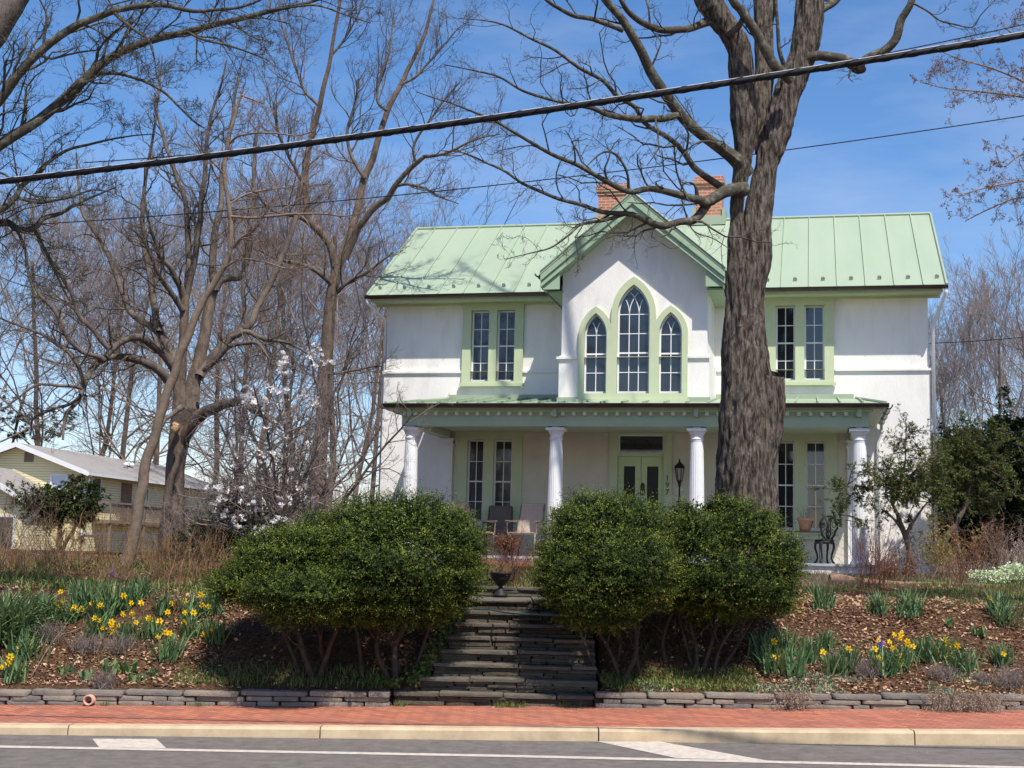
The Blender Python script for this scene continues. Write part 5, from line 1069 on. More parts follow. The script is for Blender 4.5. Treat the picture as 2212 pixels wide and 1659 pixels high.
def shrub(label, Y, lobes, nspray, seed, stems):
    """lobes: (px, py, half width px, half height px, depth radius m, depth shift m)"""
    Y += .5; stems = [(a_, b_+.5, c_, d_, e_) for a_, b_, c_, d_, e_ in stems]
    g0 = from_ground(stems[0][0], stems[0][1], -.03); root = empty('clipped_shrub', g0, label, 'shrub', G_)
    LB = []
    for px, py, rw, rh, ry, dY in lobes: LB.append((np.array(tuple(at(px, py, Y+dY)-g0)), np.array([rw/ppm(Y), ry, rh/ppm(Y)])))
    area = np.array([r_[0]*r_[2]+r_[0]*r_[1]+r_[1]*r_[2] for _, r_ in LB]); area /= area.sum()
    cc = sum(c*a for (c, _), a in zip(LB, area))
    def surf(n_, carve=True):
        Ps, Ns, Ds = [], [], []
        for li, (c, r_) in enumerate(LB):
            D = rdir(int(n_*area[li]*1.6)); D = D[D[:, 2] > -.95]
            f = 1+.10*lump(D, 3, seed+li)+.09*lump(D, 7, seed+3+li)+.06*lump(D, 15, seed+5+li)
            P = D*r_*f[:, None]+c; P = c+(P-c)*(1+.075*np.sin(P[:, 2]*30+3.5*lump(P, 2.5, seed)))[:, None]; N = norm(D/r_); ok = np.ones(len(P), bool)
            for lj, (c2, r2) in enumerate(LB):
                if lj != li: ok &= (((P-c2)/r2)**2).sum(1) > .80
            if carve: ok &= (lump(P*1.0, 9, seed+7)+rng.normal(0, .25, len(P))) > -.32
            Ps.append(P[ok]); Ns.append(N[ok]); Ds.append(D[ok])
        return np.vstack(Ps), np.vstack(Ns), np.vstack(Ds)
    P, N, D = surf(int(nspray*1.25)); n_ = len(P)
    inn = np.abs(rng.normal(0, .08, n_))[:, None]; P = P-N*inn
    tgt = rng.normal(0, 1, (n_, 3))*[1.2, 1, .3]; dr = norm(N*.45+norm(tgt)*.85+[-.12, 0, .16]); L_ = rng.uniform(.07, .17, n_)*np.where(rng.random(n_) < .10, 1.6, 1); sh = (rng.random(n_) < .02) & (N[:, 2] > 0); L_ = np.where(sh, rng.uniform(.2, .34, n_), L_); dr[sh] = norm(dr[sh]*.6+[0, 0, .9]); k = 12
    t = (np.arange(k)+.5)/k; S = P[:, None]+dr[:, None]*L_[:, None, None]*t[None, :, None]+rng.normal(0, .006, (n_, k, 3))
    w_ = norm(np.cross(dr, rdir(n_))); sg = np.where(np.arange(k) % 2, 1, -1)[None, :, None]
    U = norm(dr[:, None]*.7+w_[:, None]*sg*.8+rng.normal(0, .35, (n_, k, 3))); W_ = norm(np.cross(U, N[:, None]+rng.normal(0, .5, U.shape)))
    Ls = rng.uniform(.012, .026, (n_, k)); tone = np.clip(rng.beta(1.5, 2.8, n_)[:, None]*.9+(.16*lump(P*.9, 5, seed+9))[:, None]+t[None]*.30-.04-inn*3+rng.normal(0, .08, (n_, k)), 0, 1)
    v, f = cards(S.reshape(-1, 3), U.reshape(-1, 3), W_.reshape(-1, 3), Ls.ravel(), (Ls*.55).ravel())
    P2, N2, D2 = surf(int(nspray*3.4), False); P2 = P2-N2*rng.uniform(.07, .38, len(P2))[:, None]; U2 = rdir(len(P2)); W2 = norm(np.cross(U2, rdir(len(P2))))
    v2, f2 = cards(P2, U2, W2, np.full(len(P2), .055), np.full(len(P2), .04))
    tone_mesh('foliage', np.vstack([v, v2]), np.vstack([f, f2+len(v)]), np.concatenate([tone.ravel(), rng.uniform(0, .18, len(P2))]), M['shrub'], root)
    ws = Wood()
    for sx, sY, tx, ty, hw_ in stems:
        a = from_ground(sx, sY, -.03)-g0; b_ = at(tx, ty, (sY+Y)/2+.1)-g0; mid = a.lerp(b_, .45)+Vector((random.uniform(-.09, .09), random.uniform(-.05, .05), 0)); e_ = b_.lerp(Vector(tuple(cc)), .5)
        ws.path([a, mid, b_, e_], np.array([hw_*1.1, hw_*.85, hw_*.7, hw_*.4])/ppm(sY), 8, side_spec=[dict(k=4, wig=.2, n=4, up=.1, s=4, lf=.5), dict(k=3, s=3, wig=.2)], side_n=7, side_len=.55, t0=.3, bark=.03)
    ws.build('stems', M['stem'], root)
    return root
M['stem'] = mat('dark_shrub_stem', (.045, .034, .027), .95, (.09, .065, .05), 9, .5, 40, spec=.1)
G_ = 'clipped shrubs flanking the steps'
shrub('lower outermost clipped evergreen shrub left of the steps, leaning over the daffodils', 15.75, [(545, 1262, 92, 50, .75, .1), (625, 1215, 105, 78, .95, .15), (690, 1190, 95, 72, .9, .3), (670, 1280, 135, 66, 1.15, -.2), (580, 1215, 70, 55, .7, .3)], 11000, 1,
      [(690, 15.75, 640, 1330, 7), (700, 15.8, 740, 1300, 6), (660, 15.9, 590, 1310, 5), (720, 15.9, 700, 1310, 4)])
shrub('tallest broad clipped evergreen shrub directly left of the stone steps', 15.95, [(800, 1165, 110, 86, 1.0, .15), (890, 1150, 118, 84, 1.0, .25), (965, 1180, 80, 88, .9, .1), (860, 1235, 160, 92, 1.25, -.15), (975, 1250, 66, 70, .8, 0), (1010, 1190, 38, 56, .6, .1), (860, 1290, 135, 66, 1.15, 0), (740, 1240, 90, 84, .9, .1), (770, 1300, 90, 48, 1.0, -.2)], 15500, 2,
      [(850, 15.85, 820, 1330, 6), (862, 15.85, 890, 1310, 7), (790, 15.85, 770, 1310, 5), (870, 16.0, 860, 1320, 5), (905, 16.1, 930, 1320, 4)])
shrub('rounded clipped evergreen shrub directly right of the stone steps', 15.95, [(1275, 1160, 92, 92, 1.0, .2), (1355, 1150, 85, 82, .95, .3), (1225, 1235, 68, 78, 1.0, 0), (1330, 1235, 120, 98, 1.3, -.15), (1290, 1300, 95, 66, 1.2, 0), (1400, 1230, 66, 86, .9, .1), (1205, 1205, 44, 44, .7, .1), (1240, 1140, 50, 50, .7, .2)], 13000, 3,
      [(1345, 16.0, 1290, 1350, 5), (1352, 15.95, 1370, 1330, 6), (1330, 16.2, 1330, 1330, 4), (1390, 16.0, 1380, 1330, 4), (1300, 16.1, 1250, 1340, 4)])
shrub('clipped evergreen shrub on many thin stems before the old street tree', 16.45, [(1500, 1180, 80, 76, .9, .1), (1585, 1165, 92, 80, .95, .2), (1655, 1215, 74, 76, .9, .1), (1560, 1250, 120, 84, 1.1, -.1), (1465, 1250, 62, 66, .8, 0), (1660, 1275, 62, 60, .8, 0), (1556, 1095, 20, 32, .2, 0), (1545, 1300, 90, 44, .9, 0), (1455, 1170, 56, 62, .8, .2), (1688, 1210, 44, 40, .6, .1), (1640, 1150, 50, 46, .7, .2), (1480, 1115, 30, 32, .5, .1)], 12500, 4,
      [(1440, 16.3, 1450, 1330, 5), (1508, 16.1, 1490, 1330, 5), (1520, 16.1, 1550, 1320, 5), (1545, 16.0, 1600, 1320, 4), (1560, 16.2, 1640, 1300, 4), (1500, 16.2, 1470, 1310, 4), (1575, 16.3, 1620, 1310, 3.4)])

# ================================================================ EVERGREENS
def ever(name, label, px, Y, m, mt, trunk, sprays, leaf=.03, k=26, spec=None, group=None, cat='evergreen', ratio=.35, droop=-.04):
    g0 = from_ground(px, Y, -.03); root = empty(name, g0, label, cat, group); ws = Wood()
    for pts in trunk: ws.path([at(x, y, Y)-g0 for x, y, h in pts], [h/ppm(Y) for x, y, h in pts], 8, bark=.04)
    wb = Wood(); st, dd, ln = [], [], []
    for cx, cy, rx_, ry_, n_, dY in sprays:
        for _ in range(n_):
            ax = random.gauss(0, .5)*rx_; ay = random.gauss(0, .5)*ry_; p = at(cx+ax, cy+ay, Y+dY+random.uniform(-.6, .6)*min(rx_/ppm(Y), 1.5))-g0
            st.append(tuple(p)); q = Vector((ax/max(rx_, 1), random.uniform(-.9, .5), -ay/max(ry_, 1)*.4+.1)); dd.append(tuple(q+Vector((random.gauss(0, .4), random.gauss(0, .4), random.gauss(0, .15))))); ln.append(random.uniform(.22, .5)*(leaf/.035)**.35)
    wb.grow(st, dd, ln, np.full(len(st), .008*(leaf/.03)), [dict(k=4, wig=.15, up=droop, n=6, s=3, lf=.6, ang=.7, rmin=.003), dict(k=3, wig=.15, up=droop, s=3, n=3, lf=.6, rmin=.002), dict(k=3, s=3, wig=.15, up=droop)])
    wb.V += ws.V and []; ws.build('trunk', mt, root)
    P, D = along(wb, k); sd_ = np.repeat(rng.beta(2, 2.5, len(P)//k), k); n_ = len(P); U = norm(D*.6+rdir(n_)*[1, 1, .5]); W_ = norm(np.cross(U, rdir(n_)*.5+[0, 0, 1])); L_ = leaf*rng.uniform(.6, 1.3, n_)
    v, f = cards(P, U, W_, L_, L_*ratio); o = tone_mesh('foliage', v, f, sd_+rng.normal(0, .12, n_), m, root); wb.build('twigs', mt, root); return root
ever('hemlock_tree', 'small open hemlock with a thin leader against the white house corner', 1967, 24.3, M['hem'], M['bark_brown'],
     [[(1967, 1232, 7), (1962, 1180, 6), (1950, 1139, 6), (1938, 1110, 4), (1925, 1085, 3)], [(1950, 1145, 4), (1930, 1120, 3), (1905, 1100, 2)], [(1955, 1155, 4), (1978, 1120, 3), (2000, 1090, 2)], [(1938, 1060, 4), (1965, 1030, 4), (1995, 1003, 3), (2020, 985, 2)], [(1930, 1090, 3), (1940, 1060, 3), (1955, 1000, 2), (1957, 925, 1)]],
     [(1905, 1060, 45, 26, 34, 0), (1835, 1052, 32, 14, 10, 0), (1822, 1110, 22, 24, 8, 0), (1960, 975, 12, 30, 9, 0), (1995, 990, 30, 20, 12, 0), (1985, 1055, 40, 34, 30, .3), (1955, 1035, 40, 22, 22, 0), (1900, 1015, 20, 14, 6, 0), (1958, 940, 5, 14, 3, 0)], .043, 16)
ever('hemlock_tree', 'darker bushy hemlock beside the right house corner, trunk leaning right', 2050, 27, M['hem'], M['bark_brown'],
     [[(2035, 1185, 7), (2050, 1150, 6), (2065, 1130, 6), (2085, 1090, 5), (2095, 1040, 3), (2100, 980, 2)]],
     [(2075, 960, 40, 24, 24, 0), (2070, 1010, 50, 30, 30, 0), (2110, 1010, 50, 36, 30, 0), (2090, 1075, 55, 30, 34, 0), (2045, 1055, 24, 40, 20, 0), (2130, 950, 40, 24, 20, 0)], .042, 18)
ever('dark_evergreen', 'tall very dark evergreen mass at the right edge behind the hemlocks', 2140, 31, M['dark_ever'], M['bark_dark'], [[(2140, 1215, 14), (2145, 1100, 11), (2150, 960, 5)]],
     [(2060, 1010, 50, 50, 90, 1.5), (2120, 1100, 80, 55, 150, 1), (2150, 990, 70, 50, 130, 1), (2200, 950, 50, 40, 90, 0), (2210, 1080, 60, 70, 150, 0), (2060, 1120, 60, 40, 90, 1.5), (2250, 1020, 60, 90, 120, 0)], .085, 14, ratio=.5)
ever('arborvitae', 'dark green arborvitae bush half hiding the yellow house', 130, 28, M['arbor'], M['bark_dark'], [[(128, 1200, 6), (130, 1140, 5), (150, 1080, 3)], [(135, 1190, 4), (175, 1110, 3)]],
     [(118, 1082, 30, 12, 26, 0), (172, 1078, 22, 14, 22, 0), (160, 1056, 6, 10, 7, 0), (142, 1108, 36, 14, 36, 0), (95, 1092, 18, 8, 12, 0), (152, 1130, 26, 10, 14, 0)], .045, 22, ratio=.5)
ever('ivy_clad_tree', 'slim ivy-covered tree behind the yellow house gable', 60, 84, M['hem'], M['bark_dark'], [[(20, 1000, 3), (40, 900, 3), (60, 830, 2)]],
     [(60, 905, 16, 16, 12, 0), (118, 932, 22, 8, 12, 0), (130, 895, 8, 16, 6, 0), (20, 880, 8, 30, 8, 0), (60, 940, 40, 8, 14, 0), (232, 955, 5, 14, 4, 0)], .11, 10, ratio=.5)
ever('cedar_shrub', 'low dark cedar shrub under the magnolia', 520, 25.5, M['arbor'], M['bark_dark'], [[(520, 1200, 4), (520, 1130, 3)]], [(520, 1085, 24, 12, 22, 0), (480, 1150, 40, 16, 34, 0), (540, 1150, 40, 22, 34, 0), (440, 1185, 36, 12, 24, -.5)], .06, 12, ratio=.5)
# ================================================================ BARE SHRUBS AND BRUSH
def bare_shrub(name, label, px, Y, m, h, n_, r_=.006, spread=.45, sub=TW(5, 4, 0, .2, .08), group=None, cat='shrub', base=.15, dens=6, wig=.1):
    g0 = from_ground(px, Y, -.02); h = h*random.uniform(.8, 1.35); root = empty(name, g0, label, cat, group); w_ = Wood(); st = rng.normal(0, base, (n_, 3))*[1, 1, 0]
    w_.grow(st, np.stack([rng.normal(0, spread, n_), rng.normal(0, spread, n_), np.ones(n_)], 1), h*rng.uniform(.6, 1.1, n_), np.full(n_, r_), [dict(k=6, wig=wig, n=dens, s=4, lf=.45, ang=.6, tip=.5, rmin=.0025), dict(k=4, wig=wig*1.3, n=3, s=3, lf=.5, rmin=.002), dict(k=3, wig=wig*1.4, s=3)])
    w_.build('stems', m, root); root_w[root.name] = w_; return root
GB = 'dry bare shrubs at the back of the left bed'
for i, (px, Y, h, n_, k, lab) in enumerate([(15, 20.5, .75, 16, 'twig_brown', 'tangle of dry brown stems above the spiky yucca at the left edge'), (95, 22, .95, 18, 'twig_pale', 'arching pale dry canes under the arborvitae'),
        (150, 20.5, .8, 22, 'twig_orange', 'orange-brown bare shrub just left of the leaning trunk base'), (215, 21.2, .8, 22, 'twig_orange', 'orange-brown bare shrub touching the leaning trunk on its left'),
        (335, 21.5, .75, 22, 'twig_orange', 'orange-brown bare shrub between the leaning trunk and the big tree trunk'), (385, 20.6, .8, 26, 'twig_orange', 'dense orange-brown bare shrub hiding the foot of the big spreading tree'),
        (435, 21, .75, 20, 'twig_orange', 'orange-brown bare shrub right of the big spreading tree foot'), (262, 19.6, .5, 18, 'twig_brown', 'low brown twiggy shrub in front of the leaning trunk foot'),
        (60, 19.6, .5, 16, 'twig_orange', 'low brown twiggy shrub behind the first daffodils'), (470, 20, .6, 16, 'twig_brown', 'brown twiggy shrub against the left clipped shrub'),
        (345, 19.3, .45, 16, 'twig_brown', 'low twiggy brown shrub before the dense orange one')]):
    bare_shrub('bare_shrub', lab, px, Y, M[k], h, n_, .006, .5, group=GB, base=.22)
bare_shrub('tall_twiggy_bush', 'tall fine twiggy bush between the big spreading tree and the magnolia', 425, 25.2, M['twig_red'], 1.8, 34, .006, .45, base=.35, dens=8)
bare_shrub('tall_twiggy_bush', 'tall fine twiggy bush before the yellow house wing at the left edge', 30, 25.5, M['twig_pale'], 1.3, 26, .006, .5, base=.3, dens=8)
bare_shrub('rose_bush', 'thorny bare rose bush rising among the daffodils nearest the left clipped shrub', 384, 17.6, M['twig_brown'], .75, 6, .007, .5, base=.04, dens=4)
bare_shrub('rose_bush', 'slim bare rose bush rising in the middle of the left daffodils', 204, 17.8, M['twig_brown'], .6, 6, .005, .35, base=.05, dens=4)
bare_shrub('red_stemmed_shrub', 'fan of wine-red bare stems in front of the last porch column', 1886, 21.5, M['twig_wine'], 1.0, 46, .005, .42, base=.12, dens=5)
bare_shrub('red_stemmed_shrub', 'sparse wine-red bare shrub right of the fallen log middle', 2072, 21.5, M['twig_wine'], .85, 16, .004, .4, base=.1)
bare_shrub('tangled_shrub', 'tan tangled leafless shrub against the dark evergreen at the right edge', 2165, 25.5, M['twig_pale'], 1.15, 26, .008, .6, base=.25, wig=.2)
bare_shrub('tangled_shrub', 'pale dry vine stems at the foot of the small hemlock', 1985, 24.6, M['twig_pale'], .75, 18, .005, .4, base=.3, wig=.2)
bare_shrub('brown_hydrangea', 'rusty brown dead hydrangea heads behind the urn', 1090, 20.5, M['twig_wine'], .72, 34, .004, .38, base=.12, dens=7)
hy = sc.collection.objects[-1].parent
P, D = along(root_w[hy.name], 2); k_ = P[:, 2] > .30; P = P[k_]; v, f = cards(P, rdir(len(P)), rdir(len(P)), np.full(len(P), .035), np.full(len(P), .03)); n2 = 2600; c_ = at(1092, 1174, 20.5)-hy.location; Dd = rdir(n2); P = np.array(tuple(c_))+Dd*np.array([.235, .2, .155])*(rng.uniform(.35, 1, (n2, 1))+.12*lump(Dd, 5)[:, None]); v, f = cards(P, rdir(n2), rdir(n2), rng.uniform(.015, .04, n2), rng.uniform(.012, .03, n2)); npmesh('dead_leaves', v, f, M['russet'], hy)
bare_shrub('leafing_shrub', 'yellow-green leafing shrub at the base of the right house corner', 2045, 25, M['twig_brown'], .8, 22, .005, .45, base=.25)
hy = sc.collection.objects[-1].parent
P, D = along(root_w[hy.name], 4); v, f = cards(P, rdir(len(P)), rdir(len(P)), np.full(len(P), .05), np.full(len(P), .03)); npmesh('leaves', v, f, M['gold'], hy)
bare_shrub('leafing_shrub', 'russet and green shrub between the corner shrub and the tangled one', 2105, 26.3, M['twig_brown'], .75, 20, .005, .5, base=.3)
hy = sc.collection.objects[-1].parent
P, D = along(root_w[hy.name], 3); v, f = cards(P, rdir(len(P)), rdir(len(P)), np.full(len(P), .05), np.full(len(P), .03)); npmesh('leaves', v, f, M['russet'], hy)
bare_shrub('russet_shrub', 'low russet leafy shrub right of the red-stemmed fan', 1935, 23.4, M['twig_wine'], .55, 18, .004, .5, base=.25)
hy = sc.collection.objects[-1].parent
P, D = along(root_w[hy.name], 2); v, f = cards(P, rdir(len(P)), rdir(len(P)), np.full(len(P), .04), np.full(len(P), .03)); npmesh('dead_leaves', v, f, M['russet'], hy)
# small grey lavender mounds
GLv = 'grey winter lavender mounds'
for px, py, r_, lab in [(100, 1385, .26, 'grey-brown lavender mound beside the yucca on the left bank'), (187, 1408, .23, 'purplish-grey lavender mound in the middle of the left bank'), (262, 1408, .23, 'grey lavender mound under the daffodils on the left bank'),
        (222, 1482, .2, 'low brownish lavender mound spilling towards the drain pipe'), (382, 1408, .14, 'small grey lavender tuft next to the shaded left bank'), (1866, 1462, .24, 'dark grey lavender mound below the hyacinth on the right bank'),
        (2037, 1468, .19, 'grey lavender mound in front of the right daffodil group'), (2181, 1484, .28, 'big grey lavender mound at the right picture edge'), (1800, 1432, .15, 'thin pale lavender tuft left of the dark mound'), (2122, 1474, .13, 'small grey lavender tuft near the right edge mound')]:
    g0 = onground(px, py); g0.z -= .02; root = empty('lavender_bush', g0, lab, 'lavender', GLv); n_ = 90
    w_ = Wood(); w_.grow(rng.normal(0, r_*.35, (n_, 3))*[1, 1, 0], np.stack([rng.normal(0, .6, n_), rng.normal(0, .6, n_), np.ones(n_)], 1), r_*rng.uniform(.7, 1.15, n_), np.full(n_, .0035), [dict(k=4, wig=.12, n=5, s=3, lf=.45, ang=.5, rmin=.002), dict(k=2, wig=.15, s=3)]); w_.build('stems', M['twig_grey'], root)
# yucca
g0 = onground(0, 1392); root = empty('yucca_plant', g0, 'large spiky yucca clump at the left picture edge', 'yucca')
n_ = 460; D = np.stack([rng.normal(0, .75, n_), rng.normal(0, .6, n_), rng.uniform(.25, 1.5, n_)], 1); D = norm(D); st = rng.normal(0, .14, (n_, 3))*[1, 1, .3]+[0, .1, .08]
def blades(st, D, L_, W_, droop=.35, k=5, fold=0):
    n_ = len(st); pts = [st]; d = D.copy()
    for j in range(k): d = norm(d+np.array([0, 0, -droop/k])*(j+1)*.5); pts.append(pts[-1]+d*(L_/k)[:, None])
    pts = np.stack(pts, 1); w_ = norm(np.cross(D, np.array([0, 0, 1.])+rng.normal(0, .2, D.shape))); wd = W_[:, None]*np.interp(np.linspace(0, 1, k+1), [0, .3, .8, 1], [.7, 1, .7, .06])[None]
    a = pts+w_[:, None]*wd[..., None]*.5; b_ = pts-w_[:, None]*wd[..., None]*.5; v = np.stack([a, b_], 2).reshape(-1, 3)
    idx = np.arange(n_*(k+1)*2).reshape(n_, k+1, 2); f = np.stack([idx[:, :-1, 0], idx[:, :-1, 1], idx[:, 1:, 1], idx[:, 1:, 0]], -1).reshape(-1, 4); return v, f, pts[:, -1]
v, f, _ = blades(st, D, rng.uniform(.35, .68, n_), np.full(n_, .028), .35); npmesh('leaves', v, f, M['yucca'], root)
g0 = onground(45, 1362); root = empty('yucca_plant', g0, 'smaller arching strap-leaved yucca right behind the big one', 'yucca'); st2 = st[:200]; v, f, _ = blades(st2, D[:200], rng.uniform(.35, .6, 200), np.full(200, .024), .7); npmesh('leaves', v, f, M['yucca'], root)
# ---- daffodils
def strap_mesh(n_, h, sp, seed, wd=.016):
    global rng
    save = rng; rng = np.random.default_rng(seed); st = rng.normal(0, .05, (n_, 3))*[1.3, .8, 0]; D = norm(np.stack([rng.normal(0, sp, n_), rng.normal(0, sp*.8, n_), np.ones(n_)], 1))
    v, f, _ = blades(st, D, h*rng.uniform(.65, 1.1, n_), np.full(n_, wd), .35, 4); rng = save; return v, f
LEAFM = []
for i in range(4):
    v, f = strap_mesh(64, .33, .30, 50+i); o = npmesh('leaves', v, f, M['daffleaf']); LEAFM.append(o.data); bpy.data.objects.remove(o)
fl = MB()
for k in range(6):
    a = k*math.pi/3; c_, s_ = math.cos(a), math.sin(a); fl.add([(0, 0, 0), (c_*.020-s_*.011, -.004, s_*.020+c_*.011), (c_*.038, -.002, s_*.038), (c_*.020+s_*.011, -.004, s_*.020-c_*.011)], [(0, 1, 2, 3)])
fv = []
for j, (r_, y_) in enumerate(((.007, 0), (.009, -.016), (.014, -.024))): fv += [(r_*math.cos(2*math.pi*k/10), y_, r_*math.sin(2*math.pi*k/10)) for k in range(10)]
fl.add(fv, [(j*10+k, j*10+(k+1) % 10, (j+1)*10+(k+1) % 10, (j+1)*10+k) for j in range(2) for k in range(10)])
fl.tube([(0, 0, 0), (0, .02, 0), (0, .03, -.02)], .004, 5)
fo = fl.build('flower', M['yellow'], fix=False); FLM = fo.data; bpy.data.objects.remove(fo)
def clumps(bases, blooms, side, sc_px):
    cl = [dict(b=b_, fl=[]) for b_ in bases]
    for bx, by in blooms:
        k = min(cl, key=lambda c: (c['b'][0]-bx)**2*1.6+(c['b'][1]-38-by)**2+(4000 if c['b'][1] < by+6 else 0)); k['fl'].append((bx, by))
    cl.sort(key=lambda c: c['b'][0]); num = {0: 'no', 1: 'one', 2: 'two', 3: 'three', 4: 'four', 5: 'five', 6: 'six', 7: 'seven', 8: 'eight', 9: 'nine'}
    ords = ['first', 'second', 'third', 'fourth', 'fifth', 'sixth', 'seventh', 'eighth', 'ninth', 'tenth', 'eleventh', 'twelfth', 'thirteenth', 'fourteenth', 'fifteenth', 'sixteenth', 'seventeenth', 'eighteenth', 'nineteenth', 'twentieth', 'twenty-first', 'twenty-second', 'twenty-third']
    for i, c in enumerate(cl):
        g0 = onground(*c['b']); g0.z -= .01; nf = len(c['fl'])
        lab = f"daffodil clump with {num.get(nf, 'many')} yellow bloom{'s' if nf != 1 else ''}, {ords[i]} from the left on the {side} bank"
        root = empty('daffodil_clump', g0, lab, 'daffodils', 'daffodil clumps on the banks'); s_ = random.uniform(.85, 1.15)
        o = bpy.data.objects.new('leaves', LEAFM[i % 4]); link(o, root); o.rotation_euler.z = random.uniform(0, 6); o.scale = (s_*1.3, s_*1.3, s_*1.08)
        st = MB()
        for bx, by in c['fl']:
            p = at(bx, by, g0.y-random.uniform(-.04, .10))-g0
            o = bpy.data.objects.new('flower', FLM); link(o, root); o.location = p; o.rotation_euler = (random.uniform(-.35, .25), random.uniform(-.3, .3), random.uniform(-.9, .9)); k = random.uniform(1.05, 1.4); o.scale = (k, k, k)
            st.tube([(p.x*.2, p.y*.2+.02, 0), (p.x*.8, p.y*.8+.03, p.z*.7), (p.x, p.y+.03, p.z-.015)], .004, 4)
        if c['fl']: st.build('stalks', M['daffleaf'], root)
Z1 = lambda x, y: (.3464*x, 1084.3+.3464*y)
Z6 = lambda x, y: (1534.3+.3064*x, 1186+.3064*y)
clumps([Z1(*p) for p in [(80, 1120), (450, 750), (590, 850), (780, 880), (940, 845), (720, 690), (1060, 990), (1190, 850), (1340, 880), (820, 640), (1190, 730), (340, 740), (620, 640), (250, 720), (1010, 700), (500, 640), (150, 980), (870, 600), (640, 750), (1330, 700)]],
       [Z1(*p) for p in [(120, 907), (65, 965), (12, 1030), (50, 1005), (70, 1010), (340, 640), (355, 655), (388, 625), (230, 650), (455, 670), (490, 680), (510, 665), (670, 555), (770, 585), (573, 632), (627, 645), (818, 630), (880, 630), (1070, 632), (1147, 618), (1045, 687), (1155, 690), (1208, 690), (1260, 645), (1300, 650), (925, 725), (940, 735), (995, 745), (850, 752), (592, 725), (618, 738), (697, 748), (695, 770), (742, 768), (770, 700), (825, 692), (640, 785), (700, 810), (1148, 750), (985, 840), (1035, 815), (1060, 820), (1325, 790), (1270, 825), (465, 655), (1255, 575), (376, 560)]], 'left', 0)
clumps([Z6(*p) for p in [(370, 780), (415, 870), (550, 750), (590, 890), (700, 800), (880, 890), (975, 860), (1200, 880), (1270, 890), (1360, 850), (1510, 790), (1640, 800), (1790, 880), (2060, 830), (800, 720), (790, 430), (1200, 460), (1410, 480), (2080, 540), (2030, 450)]],
       [Z6(*p) for p in [(447, 652), (398, 682), (450, 765), (490, 757), (795, 728), (975, 705), (1293, 605), (1345, 600), (1338, 628), (1183, 642), (1160, 705), (1285, 695), (1390, 650), (1392, 668), (1430, 688), (1335, 755), (1328, 780), (1332, 815), (1185, 765), (1537, 672), (1655, 640), (1683, 672), (1742, 680), (1602, 722), (1655, 758), (1698, 750), (2068, 740), (1975, 345), (1263, 655)]], 'right', 0)
# broad-leaved tulip clumps without flowers
v, f = strap_mesh(15, .17, .5, 77, .05); o = npmesh('tulip_leaves', v, f, M['daffleaf']); TLM = o.data; bpy.data.objects.remove(o)
for i, (px, py, lab) in enumerate([(*Z1(410, 1080), 'broad green tulip leaves, left of the small sprout on the left bank'), (*Z1(550, 1105), 'small broad-leaved tulip sprout above the drain pipe'), (*Z1(680, 1070), 'wide clump of broad tulip leaves, its left half, on the left bank'), (*Z1(770, 1072), 'wide clump of broad tulip leaves, its right half, on the left bank'), (*Z1(945, 1095), 'little tulip sprout next to the shaded bank'), (*Z1(855, 1125), 'thin tulip sprout between the wide clump and the shade'),
        (*Z6(1690, 545), 'light green leafy sprout high on the right bank'), (*Z6(1880, 610), 'leafy green sprout under the upper right daffodils'), (*Z6(1420, 460), 'dark leafy sprout in the mulch right of centre')]):
    o = bpy.data.objects.new('tulip_clump', TLM); link(o); o.location = onground(px, py)-Vector((0, 0, .01)); o.rotation_euler.z = i*1.3; s_ = 1.15 if i in (2, 3) else .8; o.scale = (s_, s_, s_); meta(o, lab, 'tulip leaves', 'flowerless tulip clumps')
# hyacinths
for px, py, lab in ((*Z6(1196, 765), 'violet-blue hyacinth among the right bank daffodils'), (*Z1(700, 500), 'violet hyacinth near the back of the left bed')):
    g0 = onground(px, py); root = empty('hyacinth', g0, lab, 'hyacinth'); mb = MB()
    for k in range(46):
        a = k*2.4; z = .09+.0028*k; r_ = .028*(1-.012*abs(k-20)); mb.stone((r_*math.cos(a), r_*math.sin(a), z), (.011, .011, .010), .8, k, 6, 4)
    mb.build('flower_spike', M['purple'], root); v, f = strap_mesh(9, .15, .35, 5, .018); npmesh('leaves', v, f, M['daffleaf'], root)
# withered plants hanging over the wall
for px, w0, n_, lab in ((1712, .10, 70, 'withered tan plant drooping over the right edging wall, near the shrub'), (2045, .14, 90, 'withered tan stems drooping over the right edging wall, farther from the steps'), (2108, .16, 110, 'widest withered tangle hanging over the right edging wall near the picture edge')):
    p = at(px, 1502, 15.84); p.z = sidez(p.x)+.19; root = empty('withered_plant', p, lab, 'withered plant', 'withered plants over the stone edging')
    D = np.stack([rng.normal(0, .35, n_), -rng.uniform(.2, .9, n_), rng.uniform(.1, .5, n_)], 1); w_ = Wood(); w_.grow(rng.normal(0, w0, (n_, 3))*[1, .4, .05], D, rng.uniform(.14, .30, n_), np.full(n_, .0035), [dict(k=5, wig=.12, up=-.42, n=2, s=3, lf=.4), dict(k=2, s=3, up=-.3)])
    w_.build('stems', M['twig_pale'], root); P, _d = along(w_, 3); v, f = cards(P, norm(rdir(len(P))+[0, 0, -.6]), rdir(len(P)), np.full(len(P), .03), np.full(len(P), .012)); npmesh('dead_leaves', v, f, mat('tan_dead_leaf', (.36, .28, .2), .9), root)
